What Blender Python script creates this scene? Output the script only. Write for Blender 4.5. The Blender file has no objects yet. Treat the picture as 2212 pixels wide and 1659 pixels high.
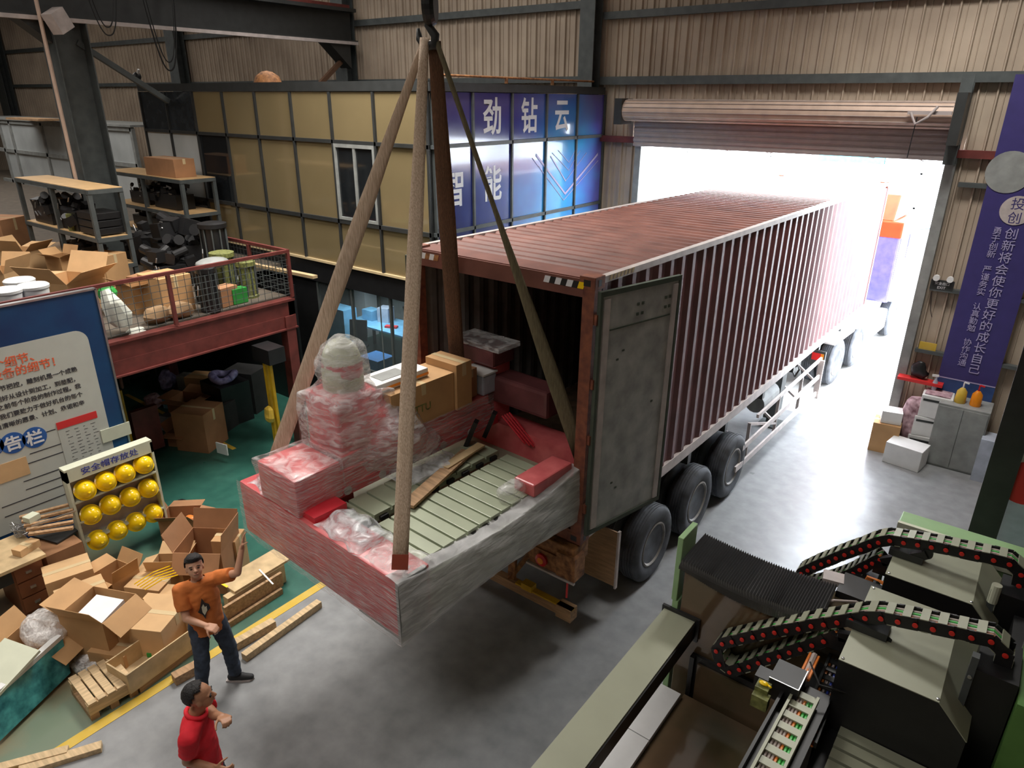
import bpy, bmesh, math, random
from mathutils import Vector, Matrix, Euler, noise
random.seed(7)
scn = bpy.context.scene
COL = scn.collection
PI = math.pi
# ---------------------------------------------------------------- camera
CAM = Vector((5.61456, -5.39109, 5.81770)); YAW, PITCH, ROLL, FPX = 0.650589, 0.389186, 0.00719534, 1502.314
IW, IH = 2212, 1659
_f = Vector((-math.sin(YAW)*math.cos(PITCH), math.cos(YAW)*math.cos(PITCH), -math.sin(PITCH)))
_r0 = Vector((math.cos(YAW), math.sin(YAW), 0)); _u0 = _r0.cross(_f)
_R = _r0*math.cos(ROLL)+_u0*math.sin(ROLL); _U = -_r0*math.sin(ROLL)+_u0*math.cos(ROLL)
cd = bpy.data.cameras.new('camera'); cam = bpy.data.objects.new('camera', cd); COL.objects.link(cam)
cd.sensor_fit = 'HORIZONTAL'; cd.sensor_width = 36; cd.lens = FPX/IW*36; cd.clip_start = .05; cd.clip_end = 400
cam.matrix_world = Matrix(((_R.x, _U.x, -_f.x, CAM.x), (_R.y, _U.y, -_f.y, CAM.y), (_R.z, _U.z, -_f.z, CAM.z), (0, 0, 0, 1)))
scn.camera = cam
def at(px, py, x=None, y=None, z=None):
    """the point of the plane x=, y= or z= that the photograph shows at a pixel"""
    d = _f+_R*((px-IW/2)/FPX)-_U*((py-IH/2)/FPX)
    i, v = (0, x) if x is not None else (1, y) if y is not None else (2, z)
    return CAM+d*((v-CAM[i])/d[i])
# ---------------------------------------------------------------- world and light
scn.view_settings.view_transform = 'Standard'; scn.view_settings.look = 'None'
scn.view_settings.gamma = 1; scn.view_settings.use_curve_mapping = False
scn.view_settings.exposure = 0.14
w = bpy.data.worlds.new('sky'); scn.world = w; w.use_nodes = True
bg = w.node_tree.nodes['Background']; bg.inputs[0].default_value = (.84, .91, 1, 1); bg.inputs[1].default_value = 24
def lamp(name, loc, rot, sx, sy, energy, col=(1, 1, 1), spread=125):
    l = bpy.data.lights.new(name, 'AREA'); l.shape = 'RECTANGLE'; l.size = sx; l.size_y = sy; l.energy = energy; l.color = col; l.spread = math.radians(spread)
    o = bpy.data.objects.new(name, l); COL.objects.link(o); o.location = loc; o.rotation_euler = rot; return o
# daylight that the roof lights let in, one lamp under each panel
lamp('skylight_lamp', (4.0, 5.2, 9.35), (0, 0, 0), 1.7, 1.3, 190, (1, .97, .92))
lamp('skylight_lamp', (0.5, -6.5, 9.35), (0, 0, 0), 8, 2.4, 130, (1, .96, .9))
lamp('skylight_lamp', (-2.6, 1.2, 9.35), (0, 0, 0), 3.2, 2.2, 420, (1, .96, .9))
lamp('skylight_lamp', (-9.0, -3.0, 9.35), (0, 0, 0), 10, 2.4, 240, (1, .93, .86))
lamp('skylight_lamp', (-7.0, 5.0, 9.35), (0, 0, 0), 9, 2.0, 110, (1, .95, .9))
lamp('skylight_lamp', (-22.0, 2.0, 9.35), (0, 0, 0), 14, 3, 200, (1, .95, .9))
lamp('tube_light', (-6.3, 5.0, 2.42), (0, 0, 0), 1.6, .4, 55, (.85, .93, 1))
# ---------------------------------------------------------------- materials
def mat(name, col, rough=.6, metal=0., var=.18, scale=6., bump=0., col2=None, coat=0., emit=None, spec=.5, stretch=(1, 1, 1), thr=None):
    m = bpy.data.materials.new(name); m.use_nodes = True; nt = m.node_tree; b = nt.nodes['Principled BSDF']
    b.inputs['Roughness'].default_value = rough; b.inputs['Metallic'].default_value = metal
    b.inputs['Specular IOR Level'].default_value = spec
    if coat: b.inputs['Coat Weight'].default_value = coat; b.inputs['Coat Roughness'].default_value = .05
    c = (*col, 1)
    if var or col2 or bump:
        tc = nt.nodes.new('ShaderNodeTexCoord'); mp = nt.nodes.new('ShaderNodeMapping'); mp.inputs['Scale'].default_value = stretch
        nt.links.new(tc.outputs['Object'], mp.inputs[0])
        n = nt.nodes.new('ShaderNodeTexNoise'); n.inputs['Scale'].default_value = scale; n.inputs['Detail'].default_value = 5
        nt.links.new(mp.outputs[0], n.inputs['Vector'])
        r = nt.nodes.new('ShaderNodeValToRGB'); lo, hi = thr or (.3, .7)
        r.color_ramp.elements[0].position = lo; r.color_ramp.elements[1].position = hi
        r.color_ramp.elements[0].color = (*[max(0, v*(1-var)) for v in col], 1)
        r.color_ramp.elements[1].color = (*col2, 1) if col2 else (*[min(1, v*(1+var)) for v in col], 1)
        nt.links.new(n.outputs['Fac'], r.inputs[0]); nt.links.new(r.outputs[0], b.inputs['Base Color'])
        if bump:
            bp = nt.nodes.new('ShaderNodeBump'); bp.inputs['Strength'].default_value = bump; bp.inputs['Distance'].default_value = .02
            nt.links.new(n.outputs['Fac'], bp.inputs['Height']); nt.links.new(bp.outputs[0], b.inputs['Normal'])
    else: b.inputs['Base Color'].default_value = c
    if emit: b.inputs['Emission Color'].default_value = (*emit[:3], 1); b.inputs['Emission Strength'].default_value = emit[3]
    return m
def glass(name, col, alpha, rough=.05):
    m = bpy.data.materials.new(name); m.use_nodes = True; nt = m.node_tree; nt.nodes.clear()
    o = nt.nodes.new('ShaderNodeOutputMaterial'); mx = nt.nodes.new('ShaderNodeMixShader'); t = nt.nodes.new('ShaderNodeBsdfTransparent')
    p = nt.nodes.new('ShaderNodeBsdfPrincipled'); p.inputs['Base Color'].default_value = (*col, 1); p.inputs['Roughness'].default_value = rough
    t.inputs[0].default_value = (.8, .85, .85, 1); mx.inputs[0].default_value = alpha
    nt.links.new(t.outputs[0], mx.inputs[1]); nt.links.new(p.outputs[0], mx.inputs[2]); nt.links.new(mx.outputs[0], o.inputs[0]); return m
def film(name, lo, hi, col=(.82, .82, .82), scale=5, stretch=(1, 1, 12), ang=0.3):
    """stretch wrap: clear film crossed by milky creases"""
    m = bpy.data.materials.new(name); m.use_nodes = True; nt = m.node_tree; nt.nodes.clear()
    o = nt.nodes.new('ShaderNodeOutputMaterial'); mx = nt.nodes.new('ShaderNodeMixShader'); t = nt.nodes.new('ShaderNodeBsdfTransparent')
    p = nt.nodes.new('ShaderNodeBsdfPrincipled'); p.inputs['Base Color'].default_value = (*col, 1); p.inputs['Roughness'].default_value = .22
    tc = nt.nodes.new('ShaderNodeTexCoord'); mp = nt.nodes.new('ShaderNodeMapping'); mp.inputs['Scale'].default_value = stretch; mp.inputs['Rotation'].default_value = (ang, ang*.6, ang*.3)
    n = nt.nodes.new('ShaderNodeTexNoise'); n.inputs['Scale'].default_value = scale; n.inputs['Detail'].default_value = 6; n.inputs['Distortion'].default_value = .6
    r = nt.nodes.new('ShaderNodeMapRange'); r.inputs['From Min'].default_value = .38; r.inputs['From Max'].default_value = .68
    r.inputs['To Min'].default_value = lo; r.inputs['To Max'].default_value = hi
    bp = nt.nodes.new('ShaderNodeBump'); bp.inputs['Strength'].default_value = .9; bp.inputs['Distance'].default_value = .02
    L = nt.links.new
    L(tc.outputs['Object'], mp.inputs[0]); L(mp.outputs[0], n.inputs['Vector']); L(n.outputs['Fac'], r.inputs[0]); L(r.outputs[0], mx.inputs[0])
    L(n.outputs['Fac'], bp.inputs['Height']); L(bp.outputs[0], p.inputs['Normal'])
    L(t.outputs[0], mx.inputs[1]); L(p.outputs[0], mx.inputs[2]); L(mx.outputs[0], o.inputs[0]); return m
M = dict(
 wall=mat('beige_cladding', (.40, .315, .24), .65, var=.12, scale=1.2, col2=(.48, .39, .30)),
 steel=mat('grey_painted_steel', (.075, .085, .085), .5, var=.2), dark=mat('dark_steel', (.03, .032, .032), .45), pleat=mat('grey_bellows_cloth', (.075, .075, .075), .35, var=.1),
 black=mat('black_plastic', (.012, .012, .013), .4), soft=mat('matt_black_rubber', (.02, .02, .021), .8),
 tyre=mat('dusty_tyre_rubber', (.035, .035, .038), .75, col2=(.1, .11, .13), scale=4), rim=mat('grey_rim', (.16, .15, .14), .55, col2=(.3, .28, .26)),
 redbeam=mat('maroon_painted_steel', (.14, .03, .025), .5, var=.25), deck=mat('deck_plate', (.10, .08, .06), .8),
 cont=mat('maroon_container_paint', (.13, .042, .045), .42, var=.25, scale=3, col2=(.18, .06, .062)),
 controof=mat('weathered_container_roof', (.13, .04, .027), .62, col2=(.20, .072, .05), scale=2.5),
 postred=mat('chipped_red_brown_post', (.15, .04, .028), .6, var=.3, scale=10, col2=(.26, .085, .04)), rust=mat('rusty_frame', (.23, .085, .03), .7, var=.5, scale=14, col2=(.45, .2, .07)),
 doorin=mat('scuffed_grey_door', (.34, .34, .33), .45, metal=.1, var=.25, scale=5, col2=(.46, .46, .44)), gask=mat('door_gasket', (.06, .075, .055), .7),
 contin=mat('container_lining', (.19, .19, .18), .7), ply=mat('container_plywood', (.22, .15, .09), .7, var=.3),
 white=mat('white_paint', (.75, .75, .74), .5, var=.05), rail=mat('pale_rail', (.48, .42, .40), .5),
 carton=mat('kraft_carton', (.50, .29, .13), .8, var=.12, scale=3), carton2=mat('pale_carton', (.60, .38, .19), .8, var=.1, scale=3),
 carton3=mat('dark_carton', (.36, .18, .085), .8, var=.15, scale=3), tape=mat('packing_tape', (.62, .48, .28), .25, var=.05),
 wood=mat('raw_timber', (.58, .42, .24), .75, var=.25, scale=4, stretch=(1, 8, 8)), wood2=mat('brown_timber', (.38, .23, .12), .75, var=.3, scale=4, stretch=(1, 8, 8)),
 ply2=mat('plywood', (.55, .40, .22), .7, var=.2), shelfw=mat('shelf_board', (.56, .36, .17), .5, var=.1),
 red=mat('red_enamel', (.62, .03, .045), .35, var=.1), redfilm=mat('red_wrapped_casting', (.60, .10, .11), .3, var=.15, col2=(.70, .17, .17), scale=5),
 green=mat('pale_green_enamel', (.28, .45, .22), .4, var=.08), green2=mat('deep_green_panel', (.11, .25, .06), .45, var=.1), sage=mat('sage_machine_plate', (.38, .42, .30), .35, metal=.1, var=.1, scale=3),
 cover=mat('grey_green_cover', (.33, .34, .25), .38, metal=.1, var=.06, scale=2), olive=mat('polished_olive_granite', (.075, .072, .035), .14, var=.25, scale=1.5, col2=(.16, .10, .06), coat=.5),
 strap=mat('worn_webbing', (.52, .37, .25), .85, var=.2, scale=9, stretch=(12, 12, 1), col2=(.68, .53, .40), bump=.3),
 strapd=mat('brown_webbing', (.13, .065, .035), .85, var=.3, scale=9, stretch=(12, 12, 1), bump=.3), strapr=mat('red_sleeve', (.28, .045, .02), .7),
 strapg=mat('dull_green_webbing', (.15, .125, .07), .85, var=.3, scale=9, stretch=(12, 12, 1), bump=.3),
 yellow=mat('helmet_yellow', (.95, .62, .005), .22, var=.05, coat=.3), yel2=mat('yellow_post_paint', (.55, .33, .01), .5), yline=mat('worn_yellow_line', (.75, .48, .03), .6, var=.2, scale=9, col2=(.60, .42, .08)),
 paper=mat('white_board', (.52, .53, .48), .5, var=.03), cream=mat('cream_board', (.62, .64, .50), .5, var=.04), navy=mat('navy_board', (.012, .035, .14), .4, col2=(.01, .09, .22), scale=.9, var=.3),
 banner=mat('indigo_banner', (.045, .035, .16), .5, var=.08), bannerblue=mat('banner_blue_foot', (.03, .07, .22), .5), ink=mat('dark_ink', (.04, .04, .05), .6, var=0), inkw=mat('white_ink', (.72, .72, .74), .5, var=0), inkp=mat('lilac_ink', (.42, .38, .60), .5, var=0),
 inkred=mat('orange_red_ink', (.75, .14, .06), .5, var=0), inkblue=mat('blue_ink', (.03, .05, .35), .5, var=0), redp=mat('red_print', (.65, .03, .03), .5, var=0), discb=mat('blue_disc', (.02, .10, .36), .35, var=.2, scale=2),
 brownp=mat('amber_glass_panel', (.205, .158, .082), .12, var=.08, scale=.8, coat=.6), darkglass=mat('dark_glass', (.012, .014, .016), .08, coat=.5), pale=mat('frosted_glass', (.50, .53, .53), .25, var=.15, scale=1.0, coat=.4),
 dglass2=mat('smoked_panel', (.03, .035, .04), .15, var=.3), film=film('stretch_film', .16, .62, stretch=(1.5, 1.5, 5)), filmg=film('grey_stretch_film', .55, .9, (.62, .62, .62), 4, (1, 1, 5), .5), bubble=film('bubble_wrap', .3, .9, (.85, .82, .8), 20, (1, 1, 1)), filmc=film('loose_film', .25, .85, (.74, .77, .80), 8, (1, 1, 3), .8),
 filmr=film('tight_film', .06, .55, (.88, .80, .80), 6, (1, 1, 14), .45),
 skin=mat('skin', (.56, .30, .19), .5, var=.06), skin2=mat('tanned_skin', (.42, .21, .12), .5, var=.06), hair=mat('black_hair', (.012, .01, .01), .7, bump=.5, scale=60), eye=mat('eye', (.02, .015, .012), .2, var=0), lip=mat('lip', (.42, .16, .12), .5, var=0),
 orange=mat('orange_cotton', (.60, .17, .035), .85, var=.12, scale=10, bump=.2), redshirt=mat('red_polo_cotton', (.72, .015, .03), .8, var=.1, scale=10, bump=.2), jean=mat('dark_denim', (.025, .035, .055), .85, var=.3, scale=12, col2=(.05, .07, .11)),
 shoe=mat('black_canvas', (.02, .02, .022), .7), blueb=mat('blue_bin', (.05, .17, .40), .5), bluel=mat('light_blue', (.18, .42, .62), .45), purple=mat('violet_wrap', (.20, .18, .50), .35, var=.4, scale=12, col2=(.5, .5, .85)), clearp=mat('clear_plastic_tub', (.42, .46, .55), .25, var=.15),
 grn=mat('green_part', (.03, .30, .05), .5), olv=mat('olive_machine_part', (.16, .17, .05), .6, var=.5, scale=25), metal=mat('bright_steel', (.5, .5, .5), .3, metal=.9), rusty=mat('red_brown_drawer', (.22, .075, .03), .55, var=.1), cabg=mat('grey_cabinet', (.27, .28, .27), .5),
 tan=mat('tan_shutter_drum', (.52, .38, .30), .5, var=.1), slat=mat('grey_shutter_slats', (.38, .33, .32), .5, var=.08), truckred=mat('signal_red_cab', (.75, .04, .01), .35), glassout=mat('violet_cab_glass', (.10, .09, .25), .1), lampr=mat('red_lamp', (.6, .01, .01), .3), lampo=mat('orange_lamp', (.9, .28, .01), .3),
 concrete=mat('outdoor_concrete', (.36, .36, .35), .8, var=.08), outw=mat('outdoor_white_render', (.8, .8, .8), .7, var=.04), cyan=mat('cyan_sign', (.05, .45, .65), .5), cableo=mat('orange_cable', (.85, .25, .05), .4, var=0), cableg=mat('green_cable', (.1, .55, .12), .4, var=0), cablew=mat('grey_cable', (.5, .42, .38), .5, var=0), cableb=mat('blue_cable', (.03, .06, .35), .4, var=0),
 reddot=mat('red_pin', (.72, .03, .02), .4, var=0), fabricw=mat('white_sack', (.66, .68, .60), .7, var=.12, bump=.4, scale=12), pinkbag=mat('pink_bag', (.45, .20, .24), .6, var=.6, scale=10, col2=(.7, .5, .55)), clay=mat('brown_felt', (.30, .19, .10), .9), lid=mat('dark_crate', (.03, .03, .03), .7), skyl=mat('translucent_roof_sheet', (.8, .8, .8), .6, var=0, emit=(1, .97, .93, 2.0)), tealw=mat('teal_protective_film', (.02, .22, .26), .3, var=.5, scale=9, col2=(.1, .45, .45)))
# ---------------------------------------------------------------- object helpers
def tag(o, label=None, cat=None, group=None, kind=None):
    if label: o['label'] = label
    if cat: o['category'] = cat
    if group: o['group'] = group
    if kind: o['kind'] = kind
    return o
def thing(name, label, cat, loc=(0, 0, 0), rz=0., group=None, rx=0., ry=0.):
    o = bpy.data.objects.new(name, None); COL.objects.link(o); o.empty_display_size = .2
    o.location = loc; o.rotation_euler = (rx, ry, rz); return tag(o, label, cat, group)
def basis(o):
    m = Matrix.Translation(o.location) @ o.rotation_euler.to_matrix().to_4x4()
    return basis(o.parent) @ m if o.parent else m
class MB:
    def __init__(s): s.bm = bmesh.new()
    def box(s, x0, x1, y0, y1, z0, z1, mx=None, bev=0):
        vs = [s.bm.verts.new((x, y, z)) for z in (z0, z1) for y in (y0, y1) for x in (x0, x1)]
        fs = [s.bm.faces.new([vs[i] for i in q]) for q in ((0, 2, 3, 1), (4, 5, 7, 6), (0, 1, 5, 4), (2, 6, 7, 3), (0, 4, 6, 2), (1, 3, 7, 5))]
        if bev: bmesh.ops.bevel(s.bm, geom=list({e for f in fs for e in f.edges}), offset=bev, segments=2, affect='EDGES', profile=.6)
        if mx is not None:
            if bev: vs = s.bm.verts[-1:] and [v for v in s.bm.verts if v.index == -1] or vs
            bmesh.ops.transform(s.bm, matrix=mx, verts=[v for v in vs if v.is_valid])
        return s
    def cbox(s, c, sx, sy, sz, rz=0., rx=0., ry=0.):
        """box centred at c with its own turn"""
        mx = Matrix.Translation(c) @ Euler((rx, ry, rz)).to_matrix().to_4x4()
        return s.box(-sx/2, sx/2, -sy/2, sy/2, -sz/2, sz/2, mx)
    def bar(s, a, b, wx, wz, up=(0, 0, 1)):
        a, b = Vector(a), Vector(b); d = (b-a); L = d.length; d.normalize(); up = Vector(up)
        if abs(d.dot(up)) > .97: up = Vector((0, 1, 0)) if abs(d.y) < .9 else Vector((1, 0, 0))
        sd = d.cross(up).normalized(); u = sd.cross(d)
        mx = Matrix(((sd.x, d.x, u.x, a.x), (sd.y, d.y, u.y, a.y), (sd.z, d.z, u.z, a.z), (0, 0, 0, 1)))
        return s.box(-wx/2, wx/2, 0, L, -wz/2, wz/2, mx)
    def tube(s, pts, r, n=8, cap=True):
        pts = [Vector(p) for p in pts]; rs = r if isinstance(r, (list, tuple)) else [r]*len(pts); rings = []; pu = None
        for i, p in enumerate(pts):
            d = (pts[min(i+1, len(pts)-1)]-pts[max(i-1, 0)]).normalized()
            if pu is None: pu = Vector((0, 0, 1)) if abs(d.z) < .9 else Vector((1, 0, 0))
            sd = d.cross(pu).normalized(); pu = sd.cross(d)
            rings.append([s.bm.verts.new(p+(sd*math.cos(t)+pu*math.sin(t))*rs[i]) for t in [2*PI*k/n for k in range(n)]])
        for a, b in zip(rings, rings[1:]):
            for k in range(n): s.bm.faces.new((a[k], a[(k+1) % n], b[(k+1) % n], b[k]))
        if cap: s.bm.faces.new(rings[0][::-1]); s.bm.faces.new(rings[-1])
        return s
    def lathe(s, prof, mx=None, n=28):
        """profile of (radius, height) pairs about local Z"""
        rings = [[s.bm.verts.new((r*math.cos(2*PI*k/n), r*math.sin(2*PI*k/n), h)) for k in range(n)] for r, h in prof]
        for a, b in zip(rings, rings[1:]):
            for k in range(n): s.bm.faces.new((a[k], a[(k+1) % n], b[(k+1) % n], b[k]))
        if prof[0][0] > 1e-4: s.bm.faces.new(rings[0][::-1])
        if prof[-1][0] > 1e-4: s.bm.faces.new(rings[-1])
        if mx is not None: bmesh.ops.transform(s.bm, matrix=mx, verts=[v for r in rings for v in r])
        return s
    def prism(s, pts, vec):
        """polygon of 3D points pushed along vec"""
        a = [s.bm.verts.new(p) for p in pts]; b = [s.bm.verts.new(Vector(p)+Vector(vec)) for p in pts]; n = len(pts)
        s.bm.faces.new(a[::-1]); s.bm.faces.new(b)
        for k in range(n): s.bm.faces.new((a[k], a[(k+1) % n], b[(k+1) % n], b[k]))
        return s
    def strip(s, rows):
        """grid of points"""
        g = [[s.bm.verts.new(p) for p in r] for r in rows]
        for a, b in zip(g, g[1:]):
            for k in range(len(a)-1): s.bm.faces.new((a[k], a[k+1], b[k+1], b[k]))
        return s
    def ball(s, c, rx, ry=None, rz=None, n=14, mx=None):
        ry = ry or rx; rz = rz or rx; r = bmesh.ops.create_uvsphere(s.bm, u_segments=n, v_segments=max(6, n//2+2), radius=1)
        m = Matrix.Translation(c) @ (mx or Matrix.Identity(4)) @ Matrix.Diagonal((rx, ry, rz, 1))
        bmesh.ops.transform(s.bm, matrix=m, verts=r['verts']); return s
    def jitter(s, a, sc=3.):
        for v in s.bm.verts: v.co += noise.noise_vector(v.co*sc)*a
        return s
    def build(s, name, m, parent=None, world=True, smooth=False, recalc=True, thick=0, bev=0):
        if parent and world: bmesh.ops.transform(s.bm, matrix=basis(parent).inverted(), verts=s.bm.verts)
        if recalc: bmesh.ops.recalc_face_normals(s.bm, faces=s.bm.faces)
        me = bpy.data.meshes.new(name); s.bm.to_mesh(me); s.bm.free(); me.materials.append(M[m] if isinstance(m, str) else m)
        if smooth:
            for p in me.polygons: p.use_smooth = True
            if smooth != True: me.set_sharp_from_angle(angle=math.radians(smooth))
        o = bpy.data.objects.new(name, me); COL.objects.link(o); o.parent = parent
        if thick: md = o.modifiers.new('t', 'SOLIDIFY'); md.thickness = thick; md.offset = 0
        if bev: md = o.modifiers.new('b', 'BEVEL'); md.width = bev; md.segments = 2; md.limit_method = 'ANGLE'
        return o
def struct(o, label=None): o['kind'] = 'structure'; o.get('label') or (label and o.__setitem__('label', label)); return o
def copy_tree(o, parent=None):
    c = o.copy(); COL.objects.link(c); c.parent = parent
    for ch in list(o.children): copy_tree(ch, c)
    return c
def text(s, size, mx, m, parent, name='lettering', sx=1., world=True, bold=0., vert=False, gap=1.1):
    """letters standing on a surface: local X along the line, local Y up"""
    bm = bmesh.new(); lines = list(s) if vert else [s]
    for i, t in enumerate(lines):
        if not t.strip(): continue
        c = bpy.data.curves.new('t', 'FONT'); c.body = t; c.size = size; c.extrude = .002; c.offset = bold; c.align_x = 'CENTER'
        o = bpy.data.objects.new('t', c); COL.objects.link(o); bpy.context.view_layer.update()
        me = bpy.data.meshes.new_from_object(o.evaluated_get(bpy.context.evaluated_depsgraph_get()))
        me.transform(Matrix.Translation((0, -i*size*gap, 0)) @ Matrix.Diagonal((sx, 1, 1, 1))); bm.from_mesh(me)
        bpy.data.objects.remove(o); bpy.data.curves.remove(c); bpy.data.meshes.remove(me)
    if parent and world: mx = basis(parent).inverted() @ mx
    bm.transform(mx); me = bpy.data.meshes.new(name); bm.to_mesh(me); bm.free(); me.materials.append(M[m])
    o = bpy.data.objects.new(name, me); COL.objects.link(o); o.parent = parent; return o
def frame(o, xd, yd):
    """placing matrix from an origin and the directions of the line and of up"""
    xd = Vector(xd).normalized(); yd = Vector(yd).normalized(); zd = xd.cross(yd)
    return Matrix(((xd.x, yd.x, zd.x, o[0]), (xd.y, yd.y, zd.y, o[1]), (xd.z, yd.z, zd.z, o[2]), (0, 0, 0, 1)))
# ================================================================ the setting
YW = 8.167; XO = -2.327; YO = 2.906; DX0, DX1, DZ = -1.36, 4.047, 4.969
def floor_mat():
    m = bpy.data.materials.new('painted_concrete_floor'); m.use_nodes = True; nt = m.node_tree; b = nt.nodes['Principled BSDF']; L = nt.links.new; N = nt.nodes.new
    tc = N('ShaderNodeTexCoord'); sp = N('ShaderNodeSeparateXYZ'); L(tc.outputs['Object'], sp.inputs[0])
    def noi(sc, d=6): n = N('ShaderNodeTexNoise'); n.inputs['Scale'].default_value = sc; n.inputs['Detail'].default_value = d; L(tc.outputs['Object'], n.inputs['Vector']); return n
    def ramp(src, lo, hi, a, b2): r = N('ShaderNodeValToRGB'); r.color_ramp.elements[0].position = lo; r.color_ramp.elements[1].position = hi; r.color_ramp.elements[0].color = (*a, 1); r.color_ramp.elements[1].color = (*b2, 1); L(src, r.inputs[0]); return r
    n1 = noi(.7); n2 = noi(5); n3 = noi(1.6)
    grey = ramp(n2.outputs['Fac'], .3, .7, (.20, .205, .21), (.28, .285, .29))
    green = ramp(n2.outputs['Fac'], .3, .7, (.025, .10, .078), (.038, .14, .105))
    worn = ramp(n1.outputs['Fac'], .42, .58, (.17, .21, .14), (.33, .22, .12))
    # green paint wears through where people walk, near the front of the bay
    my = N('ShaderNodeMapRange'); my.inputs['From Min'].default_value = -3.6; my.inputs['From Max'].default_value = -1.6; my.inputs['To Min'].default_value = .85; my.inputs['To Max'].default_value = .0; L(sp.outputs['Y'], my.inputs[0])
    ad = N('ShaderNodeMath'); ad.operation = 'MULTIPLY'; L(my.outputs[0], ad.inputs[0]); ad.inputs[1].default_value = 1.0
    mg = N('ShaderNodeMix'); mg.data_type = 'RGBA'; L(ad.outputs[0], mg.inputs[0]); L(green.outputs[0], mg.inputs[6]); L(worn.outputs[0], mg.inputs[7])
    cp = N('ShaderNodeMath'); cp.operation = 'LESS_THAN'; cp.inputs[1].default_value = -.8; L(sp.outputs['X'], cp.inputs[0])
    mm = N('ShaderNodeMix'); mm.data_type = 'RGBA'; L(cp.outputs[0], mm.inputs[0]); L(grey.outputs[0], mm.inputs[6]); L(mg.outputs[2], mm.inputs[7])
    L(mm.outputs[2], b.inputs['Base Color'])
    rr = N('ShaderNodeMapRange'); L(n3.outputs['Fac'], rr.inputs[0]); rr.inputs['To Min'].default_value = .18; rr.inputs['To Max'].default_value = .5; L(rr.outputs[0], b.inputs['Roughness'])
    return m
struct(MB().box(-42, 10.2, -14, YW+.1, -.2, 0).build('floor', floor_mat()))
struct(MB().box(-45, 45, YW+.1, 70, -.22, -.02).build('ground', 'concrete'))
struct(MB().box(-.81, -.69, -8, 8, 0.001, .004).build('trim_1', 'yline'), 'worn yellow line painted along the edge of the green floor')
def corrugated(s, a, b, z0, z1, nrm, pitch=.25, d=.045):
    a, b = Vector(a), Vector(b); L = (b-a).length; u = (b-a)/L; n = max(1, round(L/pitch)); p = L/n; nr = Vector(nrm)
    pts = []
    for i in range(n):
        for f, h in ((0, 0), (.30, 0), (.36, d), (.44, d), (.50, 0), (.74, 0), (.76, d*.35), (.80, d*.35), (.82, 0)): pts.append(a+u*(p*(i+f))+nr*h)
    pts.append(b)
    s.strip([[q+Vector((0, 0, z0)) for q in pts], [q+Vector((0, 0, z1)) for q in pts]]); return s
s = MB(); corrugated(s, (-42, YW, 0), (DX0-.1, YW, 0), 0, 9.6, (0, -1, 0)); corrugated(s, (DX0-.1, YW, 0), (DX1+.12, YW, 0), DZ+.35, 9.6, (0, -1, 0)); corrugated(s, (DX1+.12, YW, 0), (10.2, YW, 0), 0, 9.6, (0, -1, 0))
struct(s.build('wall_back', 'wall', recalc=False))
struct(MB().box(10.1, 10.3, -14, YW+.1, 0, 9.6).build('wall_right', 'wall'))
struct(MB().box(-42.2, -42, -14, YW+.1, 0, 9.6).build('wall_left', 'wall'))
struct(MB().box(-42, 10.2, -14.2, -14, 0, 9.6).build('wall_front', 'wall'))
s = MB().box(-42.2, 10.3, -14.2, YW+.3, 9.6, 9.7); struct(s.build('ceiling', 'wall'))
for i, (cx, cy, sx, sy) in enumerate([(4, 5.2, 1.9, 1.5), (.5, -6.5, 8.1, 2.5), (-2.6, 1.2, 3.3, 2.3), (-9, -3, 10.1, 2.5), (-7, 5, 9.1, 2.1), (-22, 2, 14.1, 3.1)]):
    struct(MB().box(cx-sx/2, cx+sx/2, cy-sy/2, cy+sy/2, 9.5, 9.58).build('window_%d' % (i+1), 'skyl'), 'translucent roof light panel')
# door opening frame
s = MB().box(DX0-.14, DX0, YW-.12, YW+.16, 0, DZ+.02).box(DX1, DX1+.16, YW-.12, YW+.3, 0, DZ+.02).box(DX0-.14, DX1+.16, YW-.05, YW+.16, DZ, DZ+.12)
struct(s.build('door_1', 'cabg', bev=.01), 'steel frame of the open loading door')
# girts along the back wall
k = 1
for z, x0, x1, h, m in ((6.17, -2.4, 10, .15, 'steel'), (7.35, -2.4, 10, .13, 'steel'), (5.06, -2.4, 10, .12, 'redbeam'), (7.58, -42, -2.8, .14, 'steel'), (6.2, -42, -2.8, .12, 'steel'), (4.6, 4.3, 10, .07, 'steel'), (2.9, 4.25, 10, .06, 'steel'), (1.8, 4.25, 10, .06, 'steel')):
    k += 1; struct(MB().box(x0, x1, YW-.14, YW-.03, z-h/2, z+h/2).build('trim_%d' % k, m))
# steel columns of the hall
def hcol(x, y, w, d, z1, label, z0=0.):
    s = MB().box(x-w/2, x+w/2, y-d/2, y-d/2+.02, z0, z1).box(x-w/2, x+w/2, y+d/2-.02, y+d/2, z0, z1).box(x-.01, x+.01, y-d/2+.02, y+d/2-.02, z0, z1)
    return tag(s.build('steel_column', 'steel'), label, 'column')
hcol(-2.57, 7.87, .34, .3, 9.5, 'grey steel column on the beige back wall, just left of the roller shutter')
hcol(-10.0, 7.85, .45, .35, 9.5, 'grey steel column rising behind the office roof with a crane bracket')
hcol(-18.3, 7.85, .55, .35, 9.5, 'pale grey steel column on the back wall above the left end of the office')
hcol(-27.5, 7.85, .8, .35, 9.5, 'grey steel column on the back wall, just right of the big dark column')
hcol(-33.5, 7.85, .9, .35, 9.5, 'dark steel column on the back wall at the far left edge')
hcol(4.12, 7.95, .17, .2, 6.2, 'steel post beside the right end of the roller shutter drum', 4.9)
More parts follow.
